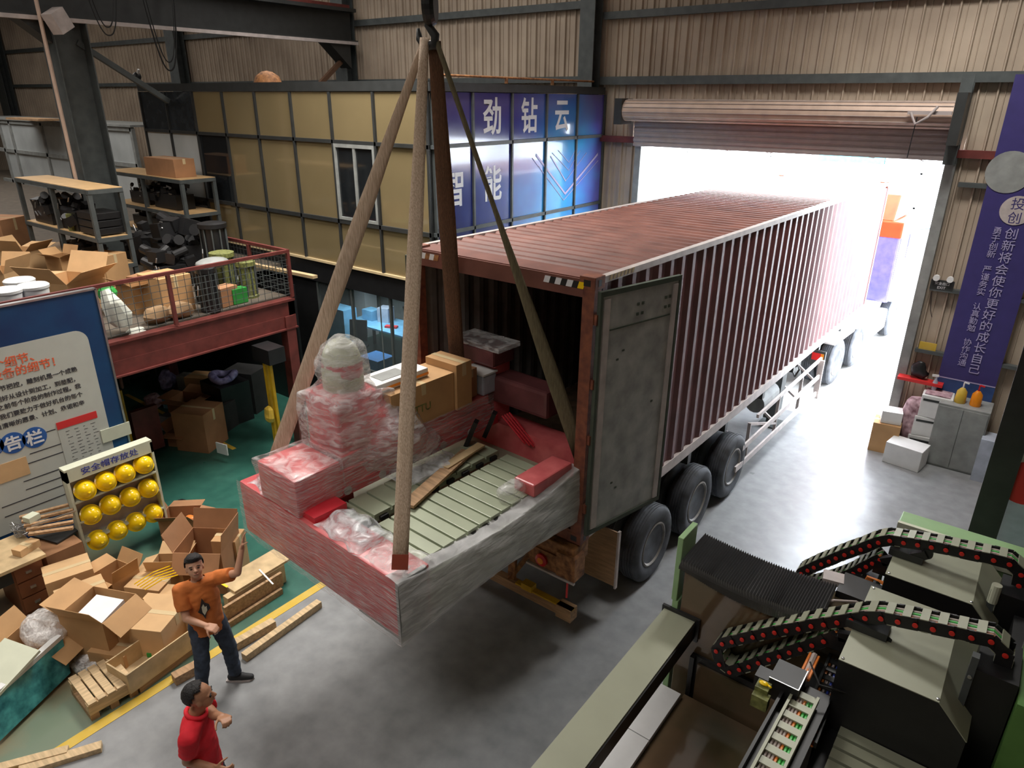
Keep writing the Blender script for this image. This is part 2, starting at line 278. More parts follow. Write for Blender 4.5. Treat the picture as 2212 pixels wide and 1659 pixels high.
# crane column, runway and braces on the left
XC = -9.8
cc = hcol(XC, 1.02, .55, .62, 7.1, 'big dark steel crane column standing on the left among the shelves'); 
MB().tube([(XC+.36, .52, 0), (XC+.36, .52, 9.4)], .035).tube([(XC+.42, .50, 0), (XC+.42, .50, 9.4)], .02).build('drain_pipe', 'tan', cc)
cc['category'] = 'column'
t = thing('crane_runway', 'dark steel crane runway beam across the top left on brackets', 'beam', (XC, 4, 7.05))
MB().box(XC-.28, XC+.28, -6, 7.9, 7.1, 7.16).box(XC-.03, XC+.03, -6, 7.9, 7.16, 7.8).box(XC-.28, XC+.28, -6, 7.9, 7.8, 7.88).build('beam', 'dark', t)
MB().box(XC+.20, XC+.29, -6, 7.9, 7.06, 7.13).build('lower_flange', 'rail', t)
MB().box(XC-.04, XC+.04, -6, 7.9, 7.88, 7.98).build('rail', 'redbeam', t)
MB().prism([(XC-.2, 7.7, 7.1), (XC-.2, 7.0, 7.1), (XC-.2, 7.7, 6.5)], (.4, 0, 0)).build('bracket', 'dark', t)
MB().prism([(XC-.2, .7, 7.1), (XC-.2, .2, 7.1), (XC-.2, .7, 6.7)], (.4, 0, 0)).build('bracket', 'dark', t)
tag(MB().bar((XC, 1.2, 6.75), (XC, 2.8, 5.72), .1, .1).build('brace', 'steel'), 'dark diagonal steel brace running down from the big crane column', 'brace')
tag(MB().bar((XC, 7.7, 6.8), (XC, 6.75, 6.1), .1, .1).build('brace', 'strapd'), 'brown diagonal brace meeting the bracket behind the office roof', 'brace')
tag(MB().cbox(at(125, 45, x=XC+.5), .25, .3, .35, .3, .5).build('flood_light', 'rail'), 'small white flood light on the big crane column', 'lamp')
def loop(a, b, c, lab, r=.012):
    A, B, Cc = at(*a, x=-9.4), at(*b, x=-9.4), at(*c, x=-9.4); pts = []
    for i in range(17):
        u = i/16; v = 2*u-1; p = A.lerp(Cc, u); dz = (B.z-(A.z+Cc.z)/2)*(1-abs(v)**2.4); pts.append(p+Vector((0, 0, dz)))
    return tag(MB().tube(pts, r, 6).build('festoon_cable', 'black'), lab, 'cable', None)
loop((182, -30), (228, 76), (250, -30), 'outer loop of the left pair of cables hanging from the crane beam')
loop((190, -30), (222, 58), (243, -30), 'inner loop of the left pair of cables hanging from the crane beam')
loop((302, -30), (352, 152), (374, -30), 'outer loop of the right pair of cables hanging from the crane beam', .016)
loop((308, -30), (358, 134), (370, -30), 'inner loop of the right pair of cables hanging from the crane beam')
t = thing('security_camera', 'small dome security camera on the left end of the office roof', 'camera', at(296, 165, y=2.95))
c = t.location.copy(); MB().ball(c, .09, n=12).build('dome', 'black', t, smooth=True); MB().bar(c+Vector((.03, 0, .02)), c+Vector((.12, 0, .14)), .04, .04).build('arm', 'white', t); MB().bar(c+Vector((0, 0, -.08)), (c.x, c.y, 5.98), .03, .03).build('stem', 'dark', t)
# roller shutter
t = thing('roller_shutter', 'rolled up beige roller shutter above the loading door', 'shutter', ((DX0+DX1)/2, 7.85, DZ))
R = Matrix.Rotation(PI/2, 4, 'Y')
s = MB(); prof = [(0.001, 0)]
n = 5.68
prof = [(.20, 0), (.20, n)]
s.lathe(prof, Matrix.Translation((-1.62, 7.82, 5.62)) @ R, 30)
drum = s.build('drum', 'tan', t, smooth=40)
s = MB()
for i in range(7):
    a = PI*.5+i*.42
    s.box(-1.6, 4.04, 7.82-.008+.208*math.cos(a)-.0, 7.82+.208*math.cos(a)+.008, 5.62+.208*math.sin(a)-.004, 5.62+.208*math.sin(a)+.004)
s.build('drum_slat_edge', 'rail', drum)
s = MB(); rows = []
for i in range(26):
    z = DZ-.02+i*.02; rows.append([(-1.5, 7.98-(.02 if i % 5 < 3 else 0), z), (4.05, 7.98-(.02 if i % 5 < 3 else 0), z)])
s.strip(rows); s.build('slat_curtain', 'slat', t, recalc=False, thick=.01)
MB().box(-1.78, -1.62, 7.6, 8.05, 5.36, 5.84).build('end_bracket', 'dark', t); MB().box(4.06, 4.2, 7.55, 8.1, 5.2, 5.95).build('end_bracket', 'dark', t)
MB().bar((3.45, 7.55, 5.66), (4.05, 7.55, 5.66), .05, .05).tube([(3.5, 7.5, 5.66), (3.6, 7.45, 5.5), (3.75, 7.45, 5.6), (3.85, 7.5, 5.75)], .02).build('motor_rod', 'slat', t)
MB().tube([(3.6, 7.5, 5.6), (3.58, 7.5, 5.0)], .008, 5).build('pull_chain', 'black', t)
s = MB(); pts = [(-1.0+i*.25, 8.0, DZ+.03+.07*math.sin(i*1.9)) for i in range(20)]; s.tube(pts, .008, 5)
tag(s.build('light_string', 'white'), 'thin white string of wire hanging along the loading door header', 'wire')
# ================================================================ office box over the hall
ZB, ZL, ZM, ZT = 2.949, 3.748, 5.111, 5.907
t = thing('office_box', 'raised office with amber glass front and blue printed side', 'office', (XO-1, YO+1, ZB))
MB().box(-11.2, XO+.02, YO-.03, YO+.10, ZT+.01, ZT+.16).box(XO-.10, XO+.05, YO-.03, YW-.1, ZT+.01, ZT+.14).build('top_beam', 'dark', t)
MB().box(-11.15, XO-.1, YO+.1, YW-.15, ZT+.02, ZT+.06).build('roof', 'dark', t)
MB().box(-11.2, XO+.03, YO-.02, YO+.12, 2.5, ZB-.03).box(XO-.12, XO+.03, YO+.12, YW-.12, 2.5, ZB-.03).build('floor_beam', 'black', t)
MB().box(-11.2, XO-.12, YO+.12, YW-.15, 2.52, ZB-.04).build('floor_slab', 'dark', t)
MB().box(-11.2, XO, YO-.06, YO, ZB-.04, ZB).build('bottom_ledge', 'tape', t)
xs = [-7.904+1.088*i for i in range(-3, 5)]+[XO-.03]
s = MB()
for x in xs: s.box(x-.022, x+.022, YO-.045, YO+.02, ZB, ZT)
for z, h in ((ZM, .03), (ZL, .035)): s.box(-11.15, XO, YO-.045, YO+.02, z-h, z+h)
s.build('front_frame', 'dark', t)
for i in range(len(xs)-1):
    for j, (z0, z1) in enumerate(((ZB, ZL-.035), (ZL+.035, ZM-.03), (ZM+.03, ZT))):
        a, b = xs[i]+.022, xs[i+1]-.022
        if i < 2: m = ('dglass2', 'pale', 'dglass2')[j]
        elif i == 2: m = ('brownp', 'darkglass', 'brownp')[j]
        elif i == 6 and j == 1:
            continue
        else: m = 'brownp'
        p = MB().box(a, b, YO-.004, YO+.006, z0, z1).build('glass_panel', m, t)
        if m == 'darkglass': p['label'] = 'dark open doorway panel'
a, b = xs[6]+.03, xs[7]-.03
wn = MB().box(a, b, YO-.05, YO-.01, ZL+.04, ZL+.09).box(a, b, YO-.05, YO-.01, ZM-.09, ZM-.03).box(a, a+.05, YO-.05, YO-.01, ZL+.09, ZM-.09).box(b-.05, b, YO-.05, YO-.01, ZL+.09, ZM-.09).box((a+b)/2-.03, (a+b)/2+.03, YO-.045, YO-.01, ZL+.09, ZM-.09).build('sliding_window', 'cabg', t)
for u, v in ((a+.05, (a+b)/2-.03), ((a+b)/2+.03, b-.05)): MB().box(u, v, YO-.02, YO-.015, ZL+.09, ZM-.09).build('pane', 'darkglass', wn)
# blue printed side
def blue_mat():
    m = bpy.data.materials.new('blue_printed_film'); m.use_nodes = True; nt = m.node_tree; b = nt.nodes['Principled BSDF']; L = nt.links.new; N = nt.nodes.new
    b.inputs['Roughness'].default_value = .16; b.inputs['Coat Weight'].default_value = .8; b.inputs['Coat Roughness'].default_value = .06
    tc = N('ShaderNodeTexCoord'); sp = N('ShaderNodeSeparateXYZ'); L(tc.outputs['Object'], sp.inputs[0])
    n = N('ShaderNodeTexNoise'); n.inputs['Scale'].default_value = .55; n.inputs['Detail'].default_value = 3; mp = N('ShaderNodeMapping'); mp.inputs['Scale'].default_value = (1, .9, 1.2); L(tc.outputs['Object'], mp.inputs[0]); L(mp.outputs[0], n.inputs['Vector'])
    a = N('ShaderNodeMapRange'); a.inputs['From Min'].default_value = -1.0; a.inputs['From Max'].default_value = 4.6; L(sp.outputs['Y'], a.inputs[0])
    s2 = N('ShaderNodeMath'); s2.operation = 'MULTIPLY_ADD'; s2.inputs[1].default_value = .55; L(n.outputs['Fac'], s2.inputs[0]); 
    s3 = N('ShaderNodeMath'); s3.operation = 'MULTIPLY_ADD'; s3.inputs[1].default_value = .7; s3.inputs[2].default_value = -.2; L(a.outputs[0], s3.inputs[0]); L(s3.outputs[0], s2.inputs[2])
    r = N('ShaderNodeValToRGB'); e = r.color_ramp.elements; e[0].position = .1; e[0].color = (.018, .02, .12, 1); e[1].position = .95; e[1].color = (.42, .22, .62, 1)
    for p, c in ((.32, (.03, .06, .32, 1)), (.48, (.02, .22, .62, 1)), (.60, (.05, .42, .80, 1)), (.72, (.13, .15, .60, 1))):
        k = e.new(p); k.color = c
    L(s2.outputs[0], r.inputs[0])
    z = N('ShaderNodeMapRange'); z.inputs['From Min'].default_value = 1.55; z.inputs['From Max'].default_value = 2.9; z.inputs['To Min'].default_value = 0; z.inputs['To Max'].default_value = .8; L(sp.outputs['Z'], z.inputs[0])
    mx = N('ShaderNodeMix'); mx.data_type = 'RGBA'; L(z.outputs[0], mx.inputs[0]); L(r.outputs[0], mx.inputs[6]); mx.inputs[7].default_value = (.05, .035, .22, 1)
    L(mx.outputs[2], b.inputs['Base Color']); return m
M['bluep'] = blue_mat()
ys = [YO+.06]+[YW-.03-1.059*k for k in range(4, 0, -1)]+[YW-.05]
s = MB()
for y in ys: s.box(XO-.02, XO+.045, y-.02, y+.02, ZB, ZT)
for z in (ZM, ZL): s.box(XO-.02, XO+.045, YO, YW-.05, z-.03, z+.03)
s.build('side_frame', 'steel', t)
for i in range(5):
    for z0, z1 in ((ZB, ZL-.03), (ZL+.03, ZM-.03), (ZM+.03, ZT)):
        MB().box(XO-.004, XO+.008, ys[i]+.02, ys[i+1]-.02, z0, z1).build('printed_panel', 'bluep', t)
def side_text(ch, i, zc, sz=.62, sx=.82):
    text(ch, sz, frame((XO+.012, (ys[i]+ys[i+1])/2, zc-sz*.34), (0, 1, 0), (0, 0, 1)), 'inkw', t, sx=sx, bold=.012)
side_text('劲', 1, 5.52); side_text('钻', 2, 5.52); side_text('云', 3, 5.52); side_text('智', 0, 4.42); side_text('能', 1, 4.42)
s = MB(); X = XO+.014
for a, b, w in (((5.72, 4.85), (6.75, 4.05), .05), ((6.75, 4.05), (7.95, 4.75), .05), ((5.60, 4.8), (6.7, 3.93), .015), ((6.7, 3.93), (7.98, 4.62), .015), ((6.25, 4.86), (6.85, 4.5), .012), ((6.85, 4.5), (7.25, 4.85), .012), ((6.2, 4.8), (6.75, 4.3), .03), ((6.75, 4.3), (7.5, 4.8), .012), ((6.45, 4.9), (6.85, 4.65), .012), ((6.85, 4.65), (7.1, 4.9), .012)):
    s.bar((X, *a), (X, *b), .004, w, up=(1, 0, 0)) if False else s.prism([(X, a[0], a[1]-w/2), (X, b[0], b[1]-w/2), (X, b[0], b[1]+w/2), (X, a[0], a[1]+w/2)], (.003, 0, 0))
s.build('chevron_emblem', 'inkp', t)
tag(MB().tube([(XO-.06, YO+.3, 6.15), (XO-.06, YW-.4, 6.15)], .018).tube([(XO-.06, 4.9, 6.06), (XO-.06, 4.9, 6.16)], .03).tube([(XO-.06, 6.3, 6.06), (XO-.06, 6.3, 6.16)], .03).build('pipe', 'rust'), 'thin rusty pipe lying along the office roof above the blue side', 'pipe')
c = at(578, 172, y=3.6); tag(MB().lathe([(.28, 5.99), (.28, 6.06), (.22, 6.2), (.1, 6.28), (.001, 6.3)], Matrix.Translation((c.x, 3.6, 0)), 20).build('vent_cowl', 'rust', smooth=True), 'round brown cowl on the office roof', 'vent')
# ground floor glazed room under the office
t = thing('glazed_room', 'ground floor room with clear glass walls under the office', 'room', (-4, YO+.1, 0))
s = MB()
for x in (-5.55, -4.55, -3.5, -2.45): s.box(x-.025, x+.025, YO+.02, YO+.07, 0, 2.5)
s.box(-5.55, -2.45, YO+.02, YO+.07, .9, .94); s.build('frame', 'steel', t)
g = glass('clear_shop_glass', (.25, .28, .3), .13)
for a, b in ((-5.52, -4.58), (-4.52, -3.53), (-3.47, -2.48)): MB().box(a, b, YO+.04, YO+.046, .95, 2.5).build('glass_pane', g, t)
MB().box(-11, -5.6, YO+.04, YO+.1, 0, 2.5).build('dark_wall', 'black', t)
MB().box(-9, -2.44, 6.7, 6.76, 0, 2.5).build('rear_partition', 'cabg', t); MB().box(-2.44, -2.40, YO+.1, 7.9, 0, 2.5).build('side_partition', 'dark', t)
for i, px in enumerate((750, 771, 790)):
    a = at(px, 650-i*5, y=6.68); MB().box(a.x-.30, a.x+.18, 6.66, 6.69, a.z-.3, a.z+.35).build('rear_window', 'outw', t)
def single(mb, name, m, label, cat, group=None, **k): return tag(mb.build(name, m, **k), label, cat, group)
t = thing('work_table', 'light blue work table behind the glass under the office', 'table', (-6.6, 5.5, 0))
MB().box(-7.5, -5.5, 5.1, 6.0, .74, .78).build('table_top', 'bluel', t)
for x in (-7.4, -5.6):
    for y in (5.2, 5.9): MB().box(x-.03, x+.03, y-.03, y+.03, 0, .74).build('leg', 'steel', t)
c = at(845, 690, z=.82); single(MB().cbox((-6.2, 5.4, .805), .3, .12, .05, .4), 'tray', 'redp', 'small red tray on the blue table behind the glass', 'tray')
for i, (x, y, sx, sz, m, lab) in enumerate([(-7.1, 5.6, .35, .25, 'bluel', 'pale blue parcel at the left of the table behind the glass'), (-6.7, 5.7, .3, .35, 'clearp', 'clear plastic bag of parts on the blue table'), (-5.8, 5.75, .35, .4, 'blueb', 'tall blue bin on the right end of the blue table')]):
    single(MB().cbox((x, y, .78+sz/2), sx, .3, sz, .3*i), ('parcel', 'plastic_bag', 'storage_bin')[i], m, lab, ('parcel', 'bag', 'bin')[i])
single(MB().box(-8.0, -7.3, 4.9, 5.3, 0, 1.1), 'storage_cabinet', 'bluel', 'light blue metal cabinet inside the glazed room', 'cabinet')
single(MB().box(-8.3, -7.9, 6.1, 6.5, 0, 1.9), 'white_locker', 'white', 'tall white locker at the left inside the glazed room', 'locker')
def chair(name, x, y, rz, m, lab):
    t = thing(name, lab, 'chair', (x, y, 0), rz)
    MB().cbox((0, 0, .45), .45, .45, .06).build('seat', m, t, world=False, bev=.01); MB().cbox((0, .22, .8), .42, .05, .5, 0, -.15).build('backrest', m, t, world=False, bev=.01)
    MB().tube([(0, 0, .06), (0, 0, .43)], .025).build('stem', 'steel', t, world=False)
    s = MB()
    for k in range(5): s.bar((0, 0, .07), (.28*math.cos(k*1.257), .28*math.sin(k*1.257), .04), .04, .03)
    s.build('base', 'black', t, world=False)
chair('office_chair', -6.5, 4.55, .5, 'black', 'black office chair in front of the blue table behind the glass'); chair('office_chair', -6.3, 6.3, 2.5, 'black', 'dark office chair behind the blue table')
single(MB().box(-6.0, -5.4, 4.2, 4.7, 0, .45), 'blue_crate', 'blueb', 'blue crate low behind the glass panes', 'crate')
single(MB().tube([(-3.95, 3.1, 0), (-3.95, 3.1, 2.5)], .012), 'hanging_cable', 'rail', 'thin pale cable hanging behind the glass', 'cable')
# ================================================================ container
L = 12.192; HC = 2.896; WC = 2.438
ct = thing('shipping_container', 'long maroon shipping container with open doors on the trailer', 'container', (2.438, 0, 1.411), -.0143, rx=-.010)
def cpart(mb, n, m, **k): return mb.build(n, m, k.pop('parent', ct), world=False, **k)
def wavy(x, out, y0, y1, z0, z1, pitch=.278, d=.036):
    n = int((y1-y0)/pitch); p = (y1-y0)/n; pts = []
    for i in range(n):
        for f, h in ((0, 0), (.25, 0), (.49, d), (.75, d), (.995, 0)): pts.append((x-out*h, y0+p*(i+f)))
    pts.append((x, y1)); s = MB(); s.strip([[(a, b, z0) for a, b in pts], [(a, b, z1) for a, b in pts]]); return s
cpart(wavy(-.012, 1, .16, L-.12, .14, HC-.07), 'side_panel', 'cont', recalc=False, thick=.003)
cpart(wavy(-WC+.012, -1, .16, L-.12, .14, HC-.07), 'side_panel', 'contin', recalc=False, thick=.003)
s = MB(); n = 56; pts = []
for i in range(n):
    for f, h in ((0, 0), (.3, 0), (.5, .025), (.8, .025)): pts.append((.3+(L-.45)*(i+f)/n, h))
pts.append((L-.15, 0)); s.strip([[(-WC+.06, y, HC-.045+h) for y, h in pts], [(-.06, y, HC-.045+h) for y, h in pts]]); cpart(s, 'roof_panel', 'controof', recalc=False, thick=.003)
cpart(MB().box(-WC+.03, -.03, 0.02, .32, HC-.04, HC-.02), 'roof_plate', 'controof')
cpart(MB().box(-WC+.05, -.05, L-.12, L-.04, .1, HC-.05), 'end_wall', 'cont')
cpart(MB().box(-WC+.05, -.05, .03, L-.1, .10, .16), 'floor_boards', 'ply')
for x0, x1 in ((-.07, 0), (-WC, -WC+.07)):
    cpart(MB().box(x0, x1, .12, L-.12, HC-.075, HC-.012), 'top_rail', 'rail'); cpart(MB().box(x0, x1, .12, L-.12, 0.01, .15), 'bottom_rail', 'rail')
for x0, x1 in ((-.13, 0), (-WC, -WC+.13)):
    cpart(MB().box(x0, x1, 0, .12, .118, HC-.118), 'corner_post', 'postred'); cpart(MB().box(x0, x1, L-.12, L, .118, HC-.118), 'corner_post', 'cont')
    for y0, y1 in ((-.005, .175), (L-.175, L+.005)):
        for z0 in (0, HC-.118):
            a = x0 if x0 < -1 else x1-.165; c = cpart(MB().box(a-.004, a+.169, y0, y1, z0-.004, z0+.122, bev=.008), 'corner_casting', 'postred')
            cpart(MB().box(a+.045, a+.12, y0-.002, y0+.01, z0+.03, z0+.09), 'casting_hole', 'black', parent=c)
            if x0 > -1: cpart(MB().box(a+.165, a+.171, y0+.06, y0+.11, z0+.03, z0+.09), 'casting_hole', 'black', parent=c)
hd = cpart(MB().box(-WC+.13, -.13, .0, .12, HC-.2, HC-.03), 'door_header', 'controof'); cpart(MB().box(-WC+.13, -.13, 0, .12, 0, .15), 'door_sill', 'postred')
def hazard(xa, cols):
    s = {}; i = 0
    for c in cols:
        s.setdefault(c, MB()).prism([(xa+i*.065, -.003, HC-.12), (xa+i*.065+.065, -.003, HC-.12), (xa+i*.065+.085, -.003, HC-.055), (xa+i*.065+.02, -.003, HC-.055)], (0, -.003, 0)); i += 1
    for c, b in s.items(): cpart(b, 'hazard_stripe', c, parent=hd)
hazard(-2.25, ['inkw', 'rust', 'inkw', 'rust']); hazard(-.58, ['inkw', 'black', 'inkw', 'black', 'inkw', 'black', 'yellow'])
hs = ct.children[0]
s = MB()
for i in range(7): s.prism([(.001, .25+i*.07, HC-.06), (.001, .29+i*.07, HC-.06), (.001, .31+i*.07, HC-.015), (.001, .27+i*.07, HC-.015)], (.003, 0, 0))
cpart(s, 'hazard_marks', 'tape')
def cdoor(side):
    # hinge at the outer corner, leaf lies back along the side of the container
    d = thing('door', 'grey door leaf folded back against the side', None, (0.0 if side > 0 else -WC, .03, .15), 0); d.parent = ct
    a = .205
    d.rotation_euler = (0, 0, -a if side > 0 else a)
    sg = side; del d['label']
    def q(mb, n, m, **k): return mb.build(n, m, d, world=False, **k)
    x0, x1 = (.005, .05) if sg > 0 else (-.05, -.005)
    q(MB().box(x0, x1, .03, 1.17, 0, 2.58), 'leaf', 'doorin', bev=.004)
    f = x1 if sg > 0 else x0
    s = MB()
    for (a0, a1, b0, b1) in ((0, .035, -.02, 2.62), (1.165, 1.2, -.02, 2.62), (.035, 1.165, -.02, .03), (.035, 1.165, 2.57, 2.62)): s.box(f-.03, f+.012, a0, a1, b0, b1)
    q(s, 'gasket', 'gask')
    q(MB().box(f, f+sg*.012, .06, .14, .04, 2.54), 'edge_plate', 'rail'); q(MB().box(f, f+sg*.014, 1.08, 1.15, .04, 2.54), 'edge_plate', 'rail')
    s = MB().box(f, f+sg*.008, .16, 1.06, 2.22, 2.235)
    for y in (.55, .62, .98, 1.04):
        for z in (2.32, 2.42): s.cbox((f+sg*.003, y, z), .01, .03, .03)
    for y, z in ((.35, .5), (.42, .42), (.9, 1.3), (.3, 1.9), (.38, 1.98)): s.cbox((f+sg*.002, y, z), .006, .03, .02)
    q(s, 'rivets_and_trim', 'gask')
    s = MB()
    for y in (.35, .8): s.tube([(x0 if sg > 0 else x1, y, .02), (x0 if sg > 0 else x1, y, 2.56)], .017)
    q(s, 'locking_bars', 'metal')
    for z in (.3, 1.1, 1.7, 2.35): q(MB().box(-.04, .04, -.02, .07, z-.05, z+.05), 'hinge', 'postred')
cdoor(1); cdoor(-1)
# ================================================================ trailer
tr = thing('container_trailer', 'container trailer chassis with three axles of big dusty tyres', 'trailer', (1.22, 0, 0), -.0143)
def tp(mb, n, m, **k): return mb.build(n, m, k.pop('parent', tr), world=False, **k)
for x in (-.47, .47): tp(MB().box(x-.07, x+.07, .1, 11.8, 1.02, 1.05).box(x-.01, x+.01, .1, 11.8, 1.05, 1.3).box(x-.07, x+.07, .1, 11.8, 1.3, 1.33), 'chassis_beam', 'rust')
s = MB()
for y in (1.6, 2.9, 4.2, 5.8, 7.4, 9.0, 10.6): s.box(-1.15, 1.15, y-.05, y+.05, 1.15, 1.3)
tp(s, 'crossmembers', 'dark')
b = tp(MB().box(-1.2, 1.2, -.06, .22, 1.17, 1.38), 'rear_bolster', 'rust', bev=.01)
tp(MB().box(1.0, 1.24, -.10, .10, 1.00, 1.30), 'lamp_bracket', 'rust'); tp(MB().box(-1.24, -1.0, -.10, .10, 1.00, 1.30), 'lamp_bracket', 'rust')
tp(MB().box(.62, 1.02, -.08, -.06, 1.0, 1.22), 'lamp_board', 'rust')
Rx = Matrix.Rotation(PI/2, 4, 'X')
for x in (.80,): tp(MB().lathe([(.075, 0), (.075, .03), (.045, .04)], Matrix.Translation((x, -.08, 1.1)) @ Rx, 20), 'tail_lamp', 'lampr'); tp(MB().lathe([(.04, 0), (.04, .02)], Matrix.Translation((x, -.105, 1.1)) @ Rx, 16), 'lamp_centre', 'lampo')
tp(MB().box(.6, 1.24, -.11, -.08, .97, .995), 'reflective_strip', 'rail')
tp(MB().tube([(1.12, -.04, .98), (1.12, -.05, .72)], .012), 'marker_rod', 'redp')
s = MB().box(-1.15, 1.15, 0.02, .12, .36, .48).box(-1.15, -.9, .0, .14, .34, .5).box(.95, 1.15, .0, .14, .34, .5)
tp(s, 'rear_bumper', 'wood2'); tp(MB().box(.35, 1.15, .015, .09, .48, .50).box(.45, .6, 0, .1, .48, .56), 'bumper_plate', 'yel2')
tp(MB().bar((.2, .05, .42), (.55, .3, 1.1), .05, .05).bar((-.5, .05, .42), (-.3, .4, 1.1), .05, .05).bar((.25, .08, .44), (.25, .12, 1.1), .1, .04), 'bumper_stays', 'rust')
for sg in (1, -1):
    a, b_ = sorted((sg*.52, sg*1.27)); f = tp(MB().box(a, b_, .78, .80, .42, 1.18), 'mud_flap', 'wood2')
    tp(MB().box(sg*1.27-.012, sg*1.27+.012, .765, .81, .40, 1.20), 'flap_edge', 'rail', parent=f)
for i in range(3):
    y = 1.72+i*1.31; tp(MB().tube([(-1.0, y, .52), (1.0, y, .52)], .07, 12), 'axle', 'dark')
    s = MB()
    for sg in (1, -1): s.bar((sg*.45, y-.5, .8), (sg*.45, y+.5, .8), .08, .07).bar((sg*.45, y-.45, .8), (sg*.45, y-.45, 1.02), .08, .1)
    tp(s, 'leaf_springs', 'dark')
def wheel(parent, loc, sg, r=.52, w=.27, world=False, label=None):
    """a tyre lying about local X, rim dish facing outwards (sg)"""
    m = Matrix.Translation(loc) @ Matrix.Rotation(sg*PI/2, 4, 'Y')
    p = [(.30, -w/2+.02), (.34, -w/2), (r*.86, -w/2-.012), (r*.955, -w/2+.012), (r*.985, -w/2+.05)]
    for k in range(5): z = -w/2+.06+(w-.12)*k/4; p += [(r, z), (r, z+.022), (r-.012, z+.024), (r-.012, z+.03)]
    p += [(r*.985, w/2-.045), (r*.955, w/2-.012), (r*.86, w/2+.012), (.34, w/2), (.30, w/2-.02)]
    t_ = MB().lathe(p, m, 40).build('wheel', 'tyre', parent, world=world, smooth=40)
    MB().lathe([(.30, -w/2+.02), (.30, w/2-.03), (.305, w/2-.005), (.285, w/2), (.265, w/2-.02), (.25, w/2-.05), (.22, .0), (.13, -.02), (.12, .03), (.10, .05), (.001, .055)], m, 32).build('rim', 'rim', t_, world=world, smooth=35)
    return t_
for i in range(3):
    y = 1.72+i*1.31
    for sg in (1, -1):
        wheel(tr, (sg*1.16, y, .52), sg); wheel(tr, (sg*.82, y, .52), sg)
s = MB()
for x, y0, y1 in ((1.24, 5.35, 8.9),):
    s.box(x-.02, x+.02, y0, y1, .98, 1.04).bar((x+.05, y0-.9, .42), (x+.05, y1, .30), .03, .10).bar((x+.05, y0-.7, .72), (x+.05, y1, .68), .03, .09)
    for y in (5.0, 6.4, 7.7, 8.85): s.bar((x, y, .32), (x, y, 1.02), .05, .03).bar((x-.7, y, 1.0), (x, y, .5), .04, .04)
    s.box(x, x+.1, 8.75, 8.8, .2, 1.02).bar((x, 5.0, 1.0), (x, 6.4, .5), .04, .04)
tp(s, 'side_guard', 'rail')
tp(MB().box(.75, 1.0, 7.3, 7.55, .15, 1.1).box(-1.0, -.75, 7.3, 7.55, .15, 1.1).box(.68, 1.07, 7.2, 7.65, .0, .03).box(-1.07, -.68, 7.2, 7.65, 0, .03).box(.8, .95, 7.35, 7.5, .03, .16).box(-.95, -.8, 7.35, 7.5, .03, .16), 'landing_legs', 'steel')
tp(MB().tube([(1.0, 8.1, .8), (1.05, 8.15, .95), (.98, 8.25, 1.0), (.9, 8.2, .9), (1.0, 8.1, .8)], .02), 'coiled_hose', 'black'); tp(MB().tube([(.9, 6.2, .85), (.9, 7.0, .85)], .17, 16), 'air_tank', 'cabg')
# ================================================================ tractor unit
tk = thing('truck_tractor', 'red and violet tractor unit standing outside at the front of the container', 'truck', (1.35, 10, 0), -.06)
def kp(mb, n, m, **k): return mb.build(n, m, k.pop('parent', tk), world=False, **k)
for sg in (1, -1):
    for y in (.4, 1.9): wheel(tk, (sg*1.1, y, .52), sg); wheel(tk, (sg*.77, y, .52), sg)
    wheel(tk, (sg*1.08, 5.0, .52), sg)
    kp(MB().box(sg*1.1-.2, sg*1.1+.2, -.25, 1.1, 1.08, 1.12).box(sg*1.1-.2, sg*1.1+.2, 1.25, 2.6, 1.08, 1.12), 'rear_fender', 'outw')
    kp(MB().box(sg*1.1-.2, sg*1.1+.2, 2.75, 3.9, .5, 1.0, bev=.05), 'fuel_tank', 'outw')
    kp(MB().box(sg*1.12-.17, sg*1.12+.17, 4.3, 5.7, 1.08, 1.14), 'front_fender', 'white')
    kp(MB().box(sg*1.05-.15, sg*1.05+.15, -.42, -.36, .62, .95), 'tail_lamp_box', 'dark'); kp(MB().box(sg*1.05-.12, sg*1.05+.06, -.425, -.41, .74, .9), 'tail_lamp', 'lampr'); kp(MB().box(sg*1.05+.06, sg*1.05+.12, -.425, -.41, .74, .9), 'turn_lamp', 'lampo')
kp(MB().box(-.45, .45, -.4, 5.9, .7, .95), 'chassis', 'cabg')
cb = kp(MB().prism([(-1.22, 3.95, 1.1), (-1.22, 3.95, 3.1), (-1.22, 5.8, 3.1), (-1.22, 6.2, 2.1), (-1.22, 6.25, 1.0)], (2.44, 0, 0)), 'cab', 'glassout', bev=.05); kp(MB().box(-1.24, 1.24, 3.93, 5.75, 2.72, 3.12, bev=.04), 'red_roof_band', 'truckred')
kp(MB().box(1.221, 1.23, 4.0, 4.75, 1.7, 2.9).box(1.221, 1.23, 4.9, 5.7, 2.1, 2.85), 'side_glass', 'glassout', parent=cb)
kp(MB().box(1.221, 1.228, 4.0, 5.9, 1.15, 1.6), 'lower_panel', 'glassout', parent=cb)
kp(MB().prism([(-1.0, 3.95, 3.1), (-1.0, 4.2, 3.75), (-1.0, 5.5, 3.15)], (2.0, 0, 0)), 'roof_deflector', 'truckred', bev=.04)
kp(MB().tube([(1.22, 6.0, 2.7), (1.5, 6.15, 2.75), (1.55, 6.15, 2.7)], .02).cbox((1.56, 6.15, 2.45), .22, .1, .5), 'wing_mirror', 'blueb')
